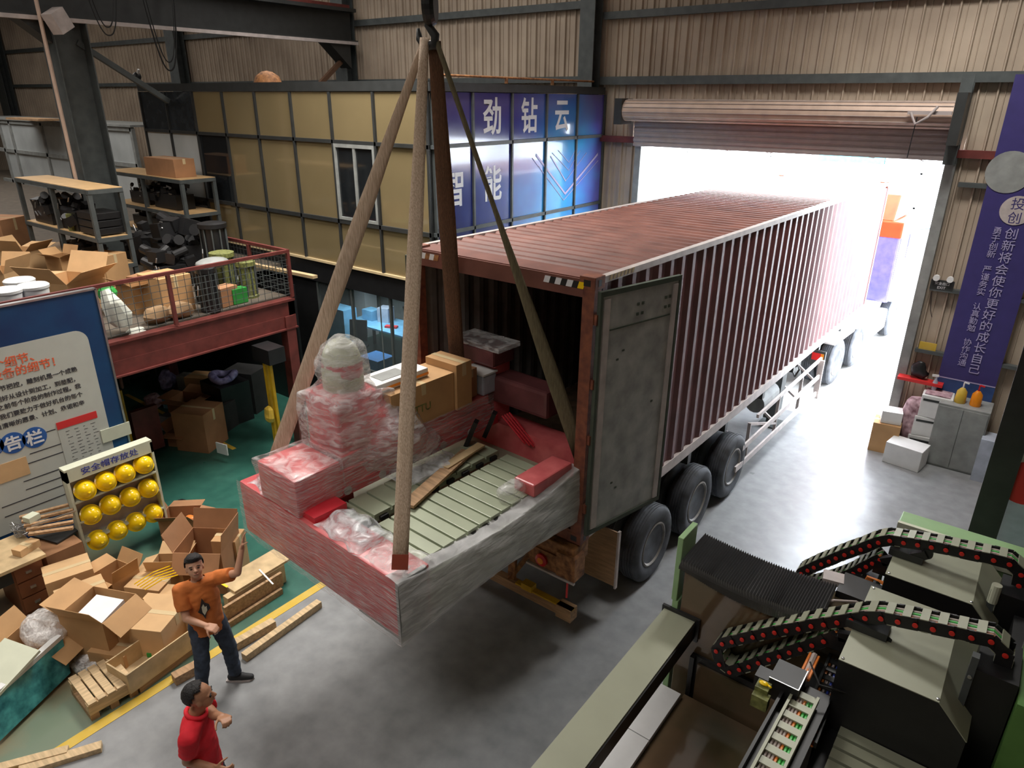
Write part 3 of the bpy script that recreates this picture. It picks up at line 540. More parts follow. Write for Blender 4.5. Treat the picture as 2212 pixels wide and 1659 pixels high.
# ================================================================ outside
t = thing('factory_building', 'white factory building with rows of windows across the yard', 'building', (0, 36, 0))
MB().box(-30, 30, 36, 37, 0, 15).build('wall', 'outw', t)
for i in range(10):
    for j in range(3):
        x = -24+i*5; z = 1.6+j*4.2; wd = MB().box(x, x+2.6, 35.9, 36.02, z, z+2).build('window', 'pale', t); MB().box(x+1.27, x+1.33, 35.86, 35.9, z, z+2).box(x, x+2.6, 35.86, 35.9, z+1.3, z+1.36).build('window_bar', 'cabg', wd)
a, b_ = at(1770, 326, y=30), at(1912, 340, y=30)
t = thing('shop_sign', 'cyan sign strip above a doorway across the yard', 'sign', ((a.x+b_.x)/2, 30, b_.z)); MB().box(a.x, b_.x, 30, 30.2, min(a.z, b_.z)-.3, max(a.z, b_.z)+.35).build('board', 'cyan', t); MB().box(a.x, a.x+.2, 30.05, 30.2, 0, a.z).box(b_.x-.2, b_.x, 30.05, 30.2, 0, a.z).build('posts', 'cabg', t)
t = thing('yard_gate', 'thin white rail gate in the yard right of the container', 'gate', (6, 24, 0)); s = MB()
for z in (1, 2.2, 3.4, 4.4): s.box(1.5, 12, 24, 24.06, z, z+.06)
s.build('rails', 'cabg', t); MB().box(6.9, 6.98, 24, 24.08, 0, 5).box(1.5, 1.58, 24, 24.08, 0, 5).box(11.9, 12, 24, 24.08, 0, 5).build('posts', 'cabg', t)
# ================================================================ wrapped machine being lifted
ZM0 = 1.70; A = at(868, 1390, z=ZM0)
MY = math.radians(-3.4)
mc = thing('wrapped_machine', 'big red gantry machine wrapped in clear film hanging from four slings', 'machine', (A.x, A.y, ZM0), MY)
MW = 2.40; ML = 3.0; MH = .60        # local: x from -MW (left) to 0, y from 0 (front) to ML, z up
def mp(mb, n, m, **k): return mb.build(n, m, k.pop('parent', mc), world=False, **k)
def mloc(px, py, z):   # local point of the machine shown at a pixel, at a height above its underside
    return (basis(mc).inverted() @ at(px, py, z=ZM0+z))
fb = mp(MB().box(-MW, 0, 0, .34, 0.02, MH, bev=.03), 'front_beam', 'redfilm', smooth=40)
s = MB(); rows = []
for j in range(16):
    z = -.015+(MH+.035)*j/15
    rows.append([(-MW-.015+(MW+.03)*i/60, -.018-.012*noise.noise((i*.35, z*9, 1)), z+.02*noise.noise((i*.2, 0, j))) for i in range(61)])
s.strip(rows); mp(s, 'front_wrap', 'filmr', recalc=False, smooth=True, parent=fb)
mp(MB().box(-.55, -.02, -.004, .0, 0.03, .05).box(-.03, 0.004, -.005, .3, .0, MH), 'corner_board', 'cabg', parent=fb)
# right side, sagging grey wrap over an open frame
sb = mp(MB().box(-.10, -.02, .34, ML, .02, .46).box(-.3, -.02, .34, ML, .02, .10), 'side_beam', 'sage')
s = MB(); rows = []
for j in range(22):
    v = j/21; row = []
    for i in range(70):
        u = i/69; y = -.02+u*(ML*.82); sag = math.sin(PI*min(1, u*1.05))
        z = (-.02+.0*u)+v*(MH+.03-.10*sag*(1 if v > .5 else 0)*(v-.5)*2) + (.07*math.sin(u*PI)*(1-v))
        x = .02+.045*math.sin(v*PI)*(.4+.6*sag)+.014*noise.noise((u*9, v*4, 2))+.008*noise.noise((u*30, v*14, 5))
        row.append((x, y, z))
    rows.append(row)
for k in range(5):
    rows.append([(.01-k*.035, y, z+.012*k*(1-k*.2)+.012*noise.noise((y*7, k, 3))) for x, y, z in rows[21]])
s.strip(rows); mp(s, 'side_wrap', 'filmg', recalc=False, smooth=True, parent=sb)
mp(MB().box(-MW+.02, -MW+.12, .34, ML, .02, .46), 'side_beam', 'redfilm'); mp(MB().box(-MW, 0, ML-.3, ML, .02, MH), 'rear_beam', 'redfilm')
# bed under the tables
mp(MB().box(-MW+.12, -.1, .34, ML-.3, .06, .28), 'bed', 'sage')
# slatted vacuum tables
def table(x0, x1, y0, y1, z, n, name='slatted_table'):
    p = (y1-y0)/n; t_ = mp(MB().box(x0, x1, y0, y1, z-.08, z-.035), name, 'sage'); s = MB()
    for i in range(n): s.box(x0, x1, y0+p*i+.012, y0+p*(i+1)-.012, z-.035, z, bev=.004)
    mp(s, 'slats', 'sage', parent=t_); s = MB()
    for i in range(n): s.box(x1-.01, x1+.03, y0+p*(i+.30), y0+p*(i+.72), z-.075, z-.035)
    mp(s, 'clamps', 'black', parent=t_); return t_
ZTB = .56
table(-.82, -.12, .30, 2.25, ZTB, 13); table(-1.34, -.95, .30, 2.25, ZTB, 9)
a, b_ = mloc(880, 1092, .60), mloc(1010, 975, .60)
mp(MB().bar(a, b_, .14, .03), 'loose_board', 'wood2')
mp(MB().bar(mloc(960, 1010, .62), mloc(1040, 960, .62), .10, .02), 'loose_board', 'ply2')
# cross beam with its rail, lying along the left half
bx0, bx1 = -1.95, -1.42
gb = mp(MB().box(bx0, bx1, .55, 2.6, .62, .98).box(bx1, bx1+.04, .45, 2.6, .66, .86), 'gantry_beam', 'redfilm', bev=.01)
mp(MB().box(bx1+.04, bx1+.055, .4, 2.7, .60, .70), 'beam_flange', 'red', parent=gb)
s = MB()
for i in range(5): s.lathe([(.045, 0), (.045, .01)], Matrix.Translation((bx1+.055, .55+i*.42, .65)) @ Matrix.Rotation(PI/2, 4, 'Y'), 12)
mp(s, 'washers', 'rail', parent=gb)
s = MB(); rows = []
for j in range(8):
    z = .62+.40*j/7; rows.append([(bx1+.075+.012*noise.noise((i*.5, j, 7)), .5+i*.068, z) for i in range(32)])
s.strip(rows); mp(s, 'beam_wrap', 'filmr', recalc=False, smooth=True, parent=gb)
mp(MB().box(bx0, bx1, 2.72, 2.98, .0, 1.35, bev=.03), 'rear_upright', 'redfilm'); mp(MB().box(bx0-.1, bx1+.05, 2.62, 3.0, 1.30, 1.50, bev=.03), 'rear_head_box', 'cont'); mp(MB().box(bx0+.1, bx1+.78, 2.68, 3.0, .86, 1.18, bev=.04), 'rear_motor_housing', 'cont'); mp(MB().box(bx0-.05, bx1+.15, 2.6, 2.98, 1.50, 1.56, bev=.01), 'rear_head_cover', 'film')
mp(MB().box(bx0, bx1, .35, .65, .0, .62), 'front_upright', 'redfilm')
# small end box wrapped on the right
mp(MB().cbox((-.17, 2.05, .62), .26, .62, .14), 'wrapped_rail_end', 'redfilm', bev=.02)
s = MB().ball((-.22, 1.62, .60), .13, .17, .12, 12).jitter(.03, 9); mp(s, 'film_bundle', 'film', smooth=True)
# control head: wrapped column and bell
def blob(parts, vox=.02, sm=4):
    s = MB()
    for kind, *a in parts:
        if kind == 'b': s.ball(*a)
        elif kind == 'x': s.box(*a)
        elif kind == 't': s.tube(*a)
    me = bpy.data.meshes.new('b'); s.bm.to_mesh(me); s.bm.free(); o = bpy.data.objects.new('b', me); COL.objects.link(o)
    m1 = o.modifiers.new('r', 'REMESH'); m1.mode = 'VOXEL'; m1.voxel_size = vox; m1.adaptivity = 0
    if sm: m2 = o.modifiers.new('s', 'SMOOTH'); m2.iterations = sm; m2.factor = .5
    bpy.context.view_layer.update(); r = bpy.data.meshes.new_from_object(o.evaluated_get(bpy.context.evaluated_depsgraph_get()))
    bpy.data.objects.remove(o); bpy.data.meshes.remove(me); return r
def meshpart(me, name, m, parent, smooth=True, world=False):
    if world: me.transform(basis(parent).inverted())
    me.materials.clear(); me.materials.append(M[m])
    for p in me.polygons: p.use_smooth = smooth
    o = bpy.data.objects.new(name, me); COL.objects.link(o); o.parent = parent; return o
# red cube in front
c0 = mloc(655, 1040, 1.0)
rb = mp(MB().box(-1.98, -1.36, -.0, .50, .60, .98, bev=.03), 'red_box', 'redfilm', smooth=40)
s = MB().box(-2.01, -1.33, -.03, .53, .62, 1.01, bev=.06); bmesh.ops.subdivide_edges(s.bm, edges=s.bm.edges[:], cuts=4, use_grid_fill=True); s.jitter(.035, 5); mp(s, 'box_wrap', 'filmr', smooth=True, parent=rb)
mp(MB().box(-1.40, -1.18, .05, .40, .45, .66), 'red_bracket', 'red', parent=rb)
hx, hy = -1.74, .86
me = blob([('b', (hx, hy, 1.20), .36, .34, .42), ('b', (hx+.02, hy, 1.72), .21, .20, .27), ('x', hx-.28, hx+.26, hy-.26, hy+.3, .75, 1.5), ('b', (hx+.22, hy+.25, 1.05), .26, .3, .3)], .03, 6)
hp = meshpart(me, 'wrapped_head', 'redfilm', mc)
me = blob([('b', (hx+.02, hy, 1.78), .20, .19, .25), ('t', [(hx+.02, hy, 1.5), (hx+.02, hy, 1.75)], .2, 16)], .025, 4); meshpart(me, 'white_bell', 'cream', mc)
me = blob([('b', (hx, hy, 1.18), .44, .42, .50), ('b', (hx+.03, hy, 1.74), .27, .26, .32), ('x', hx-.36, hx+.34, hy-.33, hy+.38, .70, 1.5), ('b', (hx+.26, hy+.30, .95), .36, .42, .35), ('b', (hx+.1, hy+.5, .78), .5, .5, .2)], .035, 5)
for v in me.vertices: v.co += noise.noise_vector(v.co*6)*.03+noise.noise_vector(v.co*14)*.012
meshpart(me, 'head_wrap', 'film', mc)
# bubble wrap on the front beam
def crumple(name, m, p0, ex, ey, h, seed=0, parent=mc, sc=7, amp=.05, nx=24, ny=16):
    s = MB(); rows = []
    for j in range(ny+1):
        r = []
        for i in range(nx+1):
            u, v = i/nx, j/ny; q = Vector(p0)+Vector(ex)*u+Vector(ey)*v; e = math.sin(PI*u)**.4*math.sin(PI*v)**.4 if 0 < u < 1 and 0 < v < 1 else 0
            q.z += h*e; q += noise.noise_vector(q*sc+Vector((seed, 0, 0)))*amp; r.append(q)
        rows.append(r)
    s.strip(rows); return s.build(name, m, parent, world=False, smooth=True, recalc=False)
crumple('crumpled_film', 'filmc', (-1.15, .02, MH+.01), (.62, 0, 0), (0, .40, 0), .09, 1)
crumple('crumpled_film', 'film', (-.60, .02, MH), (.62, 0, 0), (0, .38, 0), .03, 4)
crumple('crumpled_film', 'filmc', (-2.28, .02, MH+.0), (.34, 0, 0), (0, 1.3, 0), .12, 9)
crumple('crumpled_film', 'filmc', (bx1-.1, 1.0, .62), (.5, 0, -.03), (0, .8, 0), .06, 3)
s = MB()
for i in range(6): s.bar((-1.3+i*.2, .05, MH+.05), (-1.2+i*.2, .36, MH+.1), .006, .006)
# legs hanging and cables at the back
for i, (y, c) in enumerate(((2.1, 'black'), (2.4, 'black'))):
    mp(MB().bar((bx1+.12, y, .56), (bx1+.22, y+.06, .86), .10, .05), 'spindle_motor', c)
s = MB()
for k in range(4): s.tube([(bx1+.25+.30*math.sin(t*PI)*(1+.1*k), 2.55+.10*t+.04*k, .80-.10*t-.22*math.sin(t*PI)*(1+.1*k)) for t in [i/10 for i in range(11)]], .011, 6)
mp(s, 'red_hoses', 'red')
# underside foot
mp(MB().tube([(-.12, .12, -.05), (-.12, .12, .02)], .06, 12), 'foot', 'black'); mp(MB().tube([(-MW+.12, .12, -.05), (-MW+.12, .12, .02)], .06, 12), 'foot', 'black')
# ---- things resting on the gantry beam
def carton(name, c, sx, sy, sz, rz, m, lab, opened=False, tilt=(0, 0), tape=True, group=None, cat='box', flaps=(1, 1, 1, 1), fa=None):
    """cardboard box standing with the middle of its underside at c"""
    t_ = thing(name, lab, cat, c, rz, group, rx=tilt[0], ry=tilt[1]); g = .006
    if opened:
        b = MB()
        b.box(-sx/2, sx/2, -sy/2, sy/2, 0, g).box(-sx/2, -sx/2+g, -sy/2, sy/2, g, sz).box(sx/2-g, sx/2, -sy/2, sy/2, g, sz).box(-sx/2+g, sx/2-g, -sy/2, -sy/2+g, g, sz).box(-sx/2+g, sx/2-g, sy/2-g, sy/2, g, sz).build('body', m, t_, world=False)
        fa = fa or [random.uniform(.3, 1.9) for _ in range(4)]; h = min(sx, sy)*.48
        for i, (dx, dy) in enumerate(((1, 0), (-1, 0), (0, 1), (0, -1))):
            if not flaps[i]: continue
            o_ = Vector((dx*sx/2, dy*sy/2, sz)); d = Vector((dx*math.sin(fa[i]), dy*math.sin(fa[i]), math.cos(fa[i])))*h; e = Vector((abs(dy)*(sx/2-.004), abs(dx)*(sy/2-.004), 0))
            MB().prism([o_-e, o_+e, o_+e*.97+d, o_-e*.97+d], d.cross(e).normalized()*.005).build('flap', m, t_, world=False)
    else:
        MB().box(-sx/2, sx/2, -sy/2, sy/2, 0, sz, bev=.004).build('body', m, t_, world=False)
        s_ = MB().box(-sx/2-.001, sx/2+.001, -.003, .003, sz, sz+.0015).build('seam', 'carton3', t_, world=False)
        if tape: MB().box(-sx/2-.002, sx/2+.002, -.03, .03, sz+.001, sz+.0025).box(-sx/2-.003, -sx/2-.001, -.03, .03, sz*.72, sz+.002).box(sx/2+.001, sx/2+.003, -.03, .03, sz*.72, sz+.002).build('tape', 'tape', t_, world=False)
    return t_
Bm = basis(mc)
def onm(x, y, z): return Bm @ Vector((x, y, z))
ct1 = carton('carton', onm(-1.60, 1.58, .99), .44, .86, .44, MY, 'carton', 'long brown carton with green lettering wrapped on the red gantry beam', tape=True)
text('INUETTU', .12, frame((.224, -.16, .14), (0, 1, 0), (0, 0, 1)), 'olv', ct1, world=False, name='print')
carton('carton', onm(-1.60, 2.36, .99), .26, .2, .34, MY+.1, 'carton3', 'narrow dark carton near the far end of the gantry beam')
carton('carton', onm(-1.58, 2.13, .99), .46, .24, .52, MY+.04, 'carton', 'tall square carton next to the long one, wrapped in film')
t = thing('white_instrument', 'white flat instrument with orange edge on top of the cartons', 'device', onm(-1.66, 1.42, 1.435), MY)
MB().box(-.16, .16, -.34, .34, .0, .09, bev=.01).build('case', 'white', t, world=False); MB().box(.155, .165, -.34, .34, .02, .045).build('orange_edge', 'lampo', t, world=False); MB().box(-.08, .10, -.22, .10, .091, .094).box(-.06, .05, .18, .26, .091, .094).build('display', 'cabg', t, world=False)
t = thing('plastic_tub', 'clear plastic tub beside the printed carton on the beam', 'tub', onm(-1.57, 2.60, .99), MY); MB().box(-.17, .17, -.11, .11, 0, .24, bev=.02).build('tub', 'clearp', t, world=False); MB().box(-.18, .18, -.12, .12, .241, .26).build('lid', 'white', t, world=False)
# ================================================================ hook and slings
HK = at(925, 60, y=-.55)
t = thing('crane_hook', 'dark steel crane hook block at the top holding the slings', 'hook', HK)
MB().lathe([(.02, -.05), (.15, -.05), (.17, -.02), (.17, .02), (.15, .05), (.02, .05)], Matrix.Translation(HK+Vector((.03, 0, .18))) @ Matrix.Rotation(PI/2, 4, 'Y') @ Matrix.Rotation(-.6, 4, 'X'), 26).build('pulley_cheek', 'black', t)
MB().tube([HK+Vector(p) for p in ((.02, 0, .10), (.0, 0, .02), (.06, .02, -.06), (.04, .03, -.13), (-.05, 0, -.14), (-.11, 0, -.08), (-.12, 0, .0))], [.03, .035, .04, .045, .04, .03, .015], 10).build('hook', 'dark', t, smooth=True)
MB().tube([HK+Vector((.0, -.02, .3)), HK+Vector((-.03, -.02, 3.2))], .012).tube([HK+Vector((.06, .02, .3)), HK+Vector((.10, .02, 3.2))], .012).build('hoist_rope', 'dark', t)
def sling(a, b, w, m, lab, sleeve=None, tw=(1, 0, 0), w0=None, u0=0.):
    t_ = thing('lifting_sling', lab, 'sling', b, 0, 'webbing slings lifting the machine'); a, b = Vector(a), Vector(b); s = MB(); d = (b-a)
    side = d.normalized().cross((CAM-(a+b)/2).normalized()).normalized(); side = (side+Vector(tw)*.0).normalized(); nr = side.cross(d.normalized())
    rows = []; n = 14
    for i in range(n+1):
        u = i/n; q = a+d*u; ww = (w0 or w*.6)+(w-(w0 or w*.6))*max(0, min(1, (u-u0)*2.5)); rows.append([q+side*ww*k/2+nr*.01*(1-abs(k)) for k in (-1, -.5, 0, .5, 1)])
    s.strip(rows).build('webbing', m, t_, recalc=False, smooth=True, thick=.012)
    if sleeve:
        s = MB(); e = d.normalized(); s.strip([[b-e*sleeve+side*w*k/1.9+nr*(.014) for k in (-1, 0, 1)], [b+side*w*k/1.9+nr*.014 for k in (-1, 0, 1)]]).build('sleeve', 'strapr', t_, recalc=False, thick=.008)
    return t_
sling(HK+Vector((-.03, -.02, -.08)), onm(-.09, .10, MH+.03), .125, 'strap', 'pale thick webbing sling in the middle ending in a red sleeve at the near corner', sleeve=.12)
sling(HK+Vector((-.06, .02, -.08)), onm(-MW-.02, .40, MH+.0), .15, 'strap', 'broad tan sling running down left behind the wrapped machine head', w0=.05)
sling(HK+Vector((.02, .05, -.10)), at(992, 845, z=2.62), .17, 'strapd', 'dark brown sling just right of the pale one, going into the container', w0=.11)
sling(HK+Vector((.06, .02, -.08)), onm(-.10, 2.6, .62), .15, 'strapg', 'dull green sling running down right into the container', w0=.04, u0=.36)
# ================================================================ storage mezzanine on the left
XM = -4.2; YE = 1.42; ZD = 2.72; ZR = 3.46
t = thing('storage_mezzanine', 'maroon steel storage platform on the left with wire mesh railing', 'mezzanine', (XM, 0, 0))
MB().box(-32, XM-.16, -6, YE-.02, ZD-.06, ZD).box(-32, -6.5, YE-.02, YO-.1, ZD-.06, ZD).box(-32, -11.3, YO-.1, 7.6, ZD-.06, ZD).build('deck', 'deck', t)
MB().box(XM-.14, XM, -6, YE, 2.42, 2.68).box(XM-.14, XM+.03, -6, YE, 2.66, 2.70).build('edge_beam', 'redbeam', t)
MB().box(XM-.16, XM+.01, -6, YE, 2.20, 2.42).box(XM-.16, XM+.05, -6, YE, 2.19, 2.215).build('lower_beam', 'redbeam', t)
MB().box(-6.5, XM, YE-.12, YE, 2.42, 2.68).build('end_beam', 'redbeam', t)
for x, y in ((XM-.05, 1.28), (XM-.05, -4.6), (-8.5, 1.2), (-8.5, -4.6)): MB().box(x-.09, x+.09, y-.09, y+.09, 0, 2.42).build('post', 'redbeam', t)
r = MB().box(XM-.03, XM+.02, -6, YE, ZR, ZR+.05).box(-6.4, XM, YE-.03, YE+.02, ZR, ZR+.05).build('top_rail', 'redbeam', t)
for x, y in ((XM, -1.72), (XM, -.62), (XM, YE-.02), (-5.3, YE-.02), (-6.4, YE-.02), (XM, -3.6)): MB().box(x-.025, x+.025, y-.025, y+.025, ZD, ZR).build('rail_post', 'redbeam', t)
s = MB()
for i in range(58): y = -6+i*.1276; s.box(XM-.003, XM+.003, y-.003, y+.003, ZD+.03, ZR)
for k in range(8): z = ZD+.06+k*.095; s.box(XM-.003, XM+.003, -6, YE, z-.003, z+.003)
for i in range(22): x = -6.4+i*.1; s.box(x-.003, x+.003, YE-.004, YE+.002, ZD+.03, ZR)
for k in range(8): z = ZD+.06+k*.095; s.box(-6.4, XM, YE-.004, YE+.002, z-.003, z+.003)
s.build('wire_mesh', 'steel', t)
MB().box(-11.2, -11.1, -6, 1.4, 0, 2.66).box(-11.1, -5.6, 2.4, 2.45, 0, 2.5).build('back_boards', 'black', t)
# frosted office windows at the back of the platform
t = thing('window_partition', 'grey framed partition of frosted windows at the back left', 'partition', (-20, 5, ZD)); s = MB(); YP = 5.0
for px in (0, 22, 90, 150, 178, 225, 283): a = at(px, 266, y=YP); s.box(a.x-.07, a.x+.07, YP-.06, YP+.04, ZD, 4.95)
x0, x1 = at(-20, 266, y=YP).x, at(283, 262, y=YP).x
for z in (ZD+.05, 3.9, 4.92): s.box(x0, x1, YP-.06, YP+.04, z-.06, z+.06)
s.box(x0-2, x1+.1, YP-.1, YP+1.5, 4.98, 5.04); s.build('frame', 'cabg', t)
pr = [at(p, 266, y=YP).x for p in (0, 22, 90, 150, 178, 225, 283)]
for a, b in zip(pr, pr[1:]):
    for z0, z1 in ((ZD+.1, 3.84), (3.96, 4.86)): MB().box(a+.07, b-.07, YP-.01, YP+.01, z0, z1).build('pane', 'pale', t)
single(MB().box(x1+.3, -11.25, 5.6, 5.7, ZD, 4.7), 'side_panel_wall', 'pale', 'pale frosted panel between the window partition and the office', 'panel')
single(MB().box(at(40, 250, y=4.6).x, at(110, 250, y=4.6).x, 4.2, 4.9, 5.06, 5.12), 'roof_plank', 'wood2', 'brown plank lying on top of the window partition', 'plank')
# ---- shelving units
def unit(name, x0, x1, y0, y1, ztop, shelves, lab, n=3):
    t = thing(name, lab, 'shelving unit', ((x0+x1)/2, (y0+y1)/2, ZD))
    MB().box(x0, x1, y0, y1, ztop-.03, ztop).build('top_board', 'shelfw', t)
    for z in shelves: MB().box(x0, x1, y0, y1, z-.03, z).build('shelf', 'shelfw', t)
    for i in range(n):
        x = x0+.03+(x1-x0-.06)*i/(n-1)
        for y in (y0+.03, y1-.03): MB().box(x-.035, x+.035, y-.035, y+.035, ZD, ztop-.03).build('leg', 'steel', t)
    s = MB()
    for z in [ztop]+shelves: s.box(x0, x1, y0-.015, y0, z-.08, z-.01).box(x1, x1+.015, y0, y1, z-.08, z-.01)
    s.build('edge_rails', 'steel', t); return t
unit('shelving_unit', -10.4, -7.33, -.18, .40, 4.36, [3.55, 3.05], 'long grey shelving unit with bare orange top, nearest the camera')
unit('shelving_unit', -11.6, -8.35, 2.0, 2.75, 4.28, [3.6, 3.1], 'rear shelving unit with brown box on its top board')
def junk(name, c, sx, sy, sz, m, lab, cat, n=14, seed=0, kinds='bc'):
    """heap of machine parts that belong to one bundle"""
    rd = random.Random(seed); s = MB()
    s.box(c[0]-sx*.42, c[0]+sx*.42, c[1]-sy*.4, c[1]+sy*.4, c[2], c[2]+sz*.5)
    for i in range(n):
        p = (c[0]+rd.uniform(-.42, .42)*sx, c[1]+rd.uniform(-.42, .42)*sy, c[2]+sz*rd.uniform(.25, .8)); q = min(sx, sz)*rd.uniform(.18, .4)
        if rd.random() < .5: s.cbox(p, q, q*.8, q*.7, rd.uniform(0, 3), rd.uniform(-.4, .4), 0)
        else: s.tube([p, (p[0]+rd.uniform(-q, q), p[1]+rd.uniform(-q, q), p[2]+q*.3)], q*.28, 10)
    t = thing(name, lab, cat, c); s.build('black_parts', m, t)
    s = MB()
    for i in range(5): p = Vector((c[0]+rd.uniform(-.3, .4)*sx, c[1]-sy*.45, c[2]+sz*rd.uniform(.3, .9))); s.tube([p, p+Vector((rd.uniform(-.1, .1), 0, rd.uniform(-.12, .12)))], .012, 6)
    s.build('bright_fittings', 'metal', t); return t
for i, (x, y, z, sx, sz, lab) in enumerate([(-9.7, .1, 3.56, .95, .62, 'black motor parts at the left end of the front shelf'), (-8.6, .1, 3.56, .9, .66, 'tall black motor parts in the middle of the front shelf'), (-8.7, .1, 3.06, 1.2, .42, 'black parts low on the front shelving unit'),
    (-10.6, 2.4, 3.61, 1.0, .5, 'black castings at the left of the rear shelf'), (-9.4, 2.35, 3.61, 1.1, .6, 'black castings at the right of the rear shelf'), (-10.1, 2.4, 3.11, 2.4, .42, 'long row of black parts low on the rear shelf')]):
    junk('machine_parts', (x, y, z), sx, .5, sz, 'black', lab, 'parts', 16, i)
junk('machine_parts', (-7.2, 1.2, ZD), 1.1, .8, 1.15, 'black', 'tall heap of black parts on the deck right of the front shelf', 'parts', 30, 21)
junk('machine_parts', (-6.5, .55, ZD), .8, .7, .8, 'black', 'heap of black parts on the deck behind the maroon rail', 'parts', 24, 22)
junk('machine_parts', (-8.65, 1.3, ZD), .95, .8, 1.0, 'black', 'dark heap of parts between the two shelving units', 'parts', 26, 23)
c = at(222, 490, z=3.58); t = thing('stacked_trays', 'stack of three black trays at the right end of the front shelf', 'trays', (-7.75, .1, 3.56))
for i in range(3): MB().box(-8.05, -7.42, -.14, .33, 3.57+i*.13, 3.57+i*.13+.115, bev=.01).build('tray', 'black', t)
single(MB().tube([(-8.45, -.1, 3.551), (-8.45, -.1, 3.85)], .07, 14), 'drink_can', 'olv', 'small dark green can on the front shelf', 'can')
# ---- placing by photo: size of things from their pixel size at their own distance
def dep(p): return (Vector(p)-CAM).dot(_f)
def pxbox(px, py, w, h, d, rz, m, lab, z=ZD, opened=False, name='carton', **k):
    p = at(px, py, z=z); D = dep(p); sx = w*D/FPX; sz = h*D/FPX*1.05; return carton(name, p, sx, d, sz, rz, m, lab, opened=opened, **k)
t = carton('carton', (-9.25, 2.3, 4.281), 1.15, .45, .36, .02, 'carton3', 'long brown carton on top of the rear shelving unit')
for i, (px, py, w, h, d, rz, m, lab, op, z) in enumerate([
    (22, 560, 70, 85, .7, .5, 'carton3', 'brown carton at the far left edge of the platform', False, ZD),
    (66, 604, 66, 62, .5, .45, 'carton2', 'open carton with torn flaps below the front shelf', True, ZD),
    (146, 612, 44, 58, .34, .3, 'carton', 'narrow open carton leaning beside the shelf leg', True, ZD),
    (20, 640, 66, 55, .6, .6, 'carton2', 'open carton with raised flaps behind the white buckets', True, ZD),
    (160, 668, 100, 66, .75, .42, 'carton2', 'wide open tan carton right behind the notice board', True, ZD),
    (233, 612, 70, 62, .5, .35, 'carton', 'banded carton on the low shelf behind the maroon rail', False, ZD),
    (308, 668, 60, 56, .45, .1, 'carton', 'small open carton behind the mesh left of the big one', True, ZD),
    (368, 672, 84, 78, .5, .05, 'carton', 'big closed carton standing against the wire mesh', False, ZD),
    (335, 640, 70, 46, .5, .4, 'carton3', 'flat brown carton peeping over the maroon rail', False, ZD),
    (276, 655, 34, 36, .3, .2, 'carton3', 'dark carton in shadow behind the white sack', False, ZD)]):
    pxbox(px, py, w, h, d, rz, m, lab, z=z, opened=op)
def bucket(p, lab, s_=1.):
    t = thing('paint_bucket', lab, 'bucket', p, .3, 'white buckets stacked on the platform')
    MB().lathe([(.13*s_, 0), (.155*s_, .33*s_)], n=24).build('body', 'white', t, world=False, smooth=40); MB().lathe([(.165*s_, .33*s_), (.168*s_, .36*s_), (.15*s_, .375*s_), (.02, .37*s_)], n=24).build('lid', 'white', t, world=False, smooth=40)
    MB().lathe([(.146*s_, .08*s_), (.156*s_, .23*s_)], n=24).build('blue_label', 'discb', t, world=False, smooth=40)
for i, (px, w, lb) in enumerate(((22, 1, 'white bucket with blue label at the far left, top of its pair'), (82, 1, 'white bucket with blue label next to the tan carton'), (52, 1, 'white bucket standing behind the two labelled ones'))):
    p = at(px, 660-(i == 2)*14, x=-4.75-(i == 2)*.45); p.z = 3.12
    bucket(p, lb, 1.12); q = p.copy(); q.z = ZD; bucket(q, lb.replace('white bucket', 'lower white bucket').replace(', top of its pair', ', under another one'), 1.05)
c = at(85, 560, z=3.0); single(MB().ball(c, .34, .22, .24, 14).jitter(.12, 4), 'crumpled_paper', 'clay', 'crumpled grey wrapping paper between the open cartons', 'paper', smooth=25)
a, b = at(245, 650, x=-4.45), at(275, 705, x=-4.35)
single(MB().tube([at(228, 628, x=-4.5), at(240, 655, x=-4.45), at(262, 685, x=-4.4), at(268, 705, x=-4.36)], [.06, .13, .16, .10], 12).jitter(.04, 8), 'white_sack', 'fabricw', 'crumpled white sack leaning behind the wire mesh', 'sack', smooth=25)
c = at(292, 722, x=-4.42); single(MB().ball(c, .12, .17, .09, 12).jitter(.03, 9), 'plastic_bag', 'fabricw', 'small white plastic bag low behind the mesh', 'bag', smooth=25)
c = at(232, 632, x=-4.6); single(MB().ball(c, .10, .12, .12, 12).jitter(.03, 9), 'green_bag', 'grn', 'green bag at the top of the white sack', 'bag', smooth=25)
for i, (px, py, w) in enumerate(((395, 705, .22), (345, 715, .18))):
    c = at(px, py, x=-4.5); c.z = ZD+.12; single(MB().ball(c, .14, w, .13, 12).jitter(.05, 7), 'brown_sack', 'clay', ('olive brown sack under the big carton behind the mesh', 'small olive brown sack left of the big carton')[i], 'sack', smooth=25)
def rotor(p, h, r, lab, m='black'):
    t = thing('motor_column', lab, 'machine part', p); MB().lathe([(r, 0), (r, .04), (r*.85, .05), (r*.85, h-.1), (r, h-.09), (r, h-.02), (r*.6, h)], Matrix.Translation(p), 20).build('core', m, t, smooth=40)
    s = MB()
    for k in range(10): a = k*PI/5; s.tube([(p[0]+r*.9*math.cos(a), p[1]+r*.9*math.sin(a), p[2]+.04), (p[0]+r*.9*math.cos(a), p[1]+r*.9*math.sin(a), p[2]+h-.1)], .014, 6)
    s.build('tie_rods', 'steel', t); MB().tube([(p[0], p[1]-r, p[2]+h*.6), (p[0]+.06, p[1]-r-.04, p[2]+h*.55), (p[0]+.03, p[1]-r-.04, p[2]+h*.4)], .012, 6).build('white_lead', 'metal', t)
rotor((-4.48, .10, ZD), .70, .15, 'black ribbed motor column standing against the mesh'); rotor((-5.88, 1.12, ZD), 1.1, .24, 'tall black motor column rising behind the rail corner')
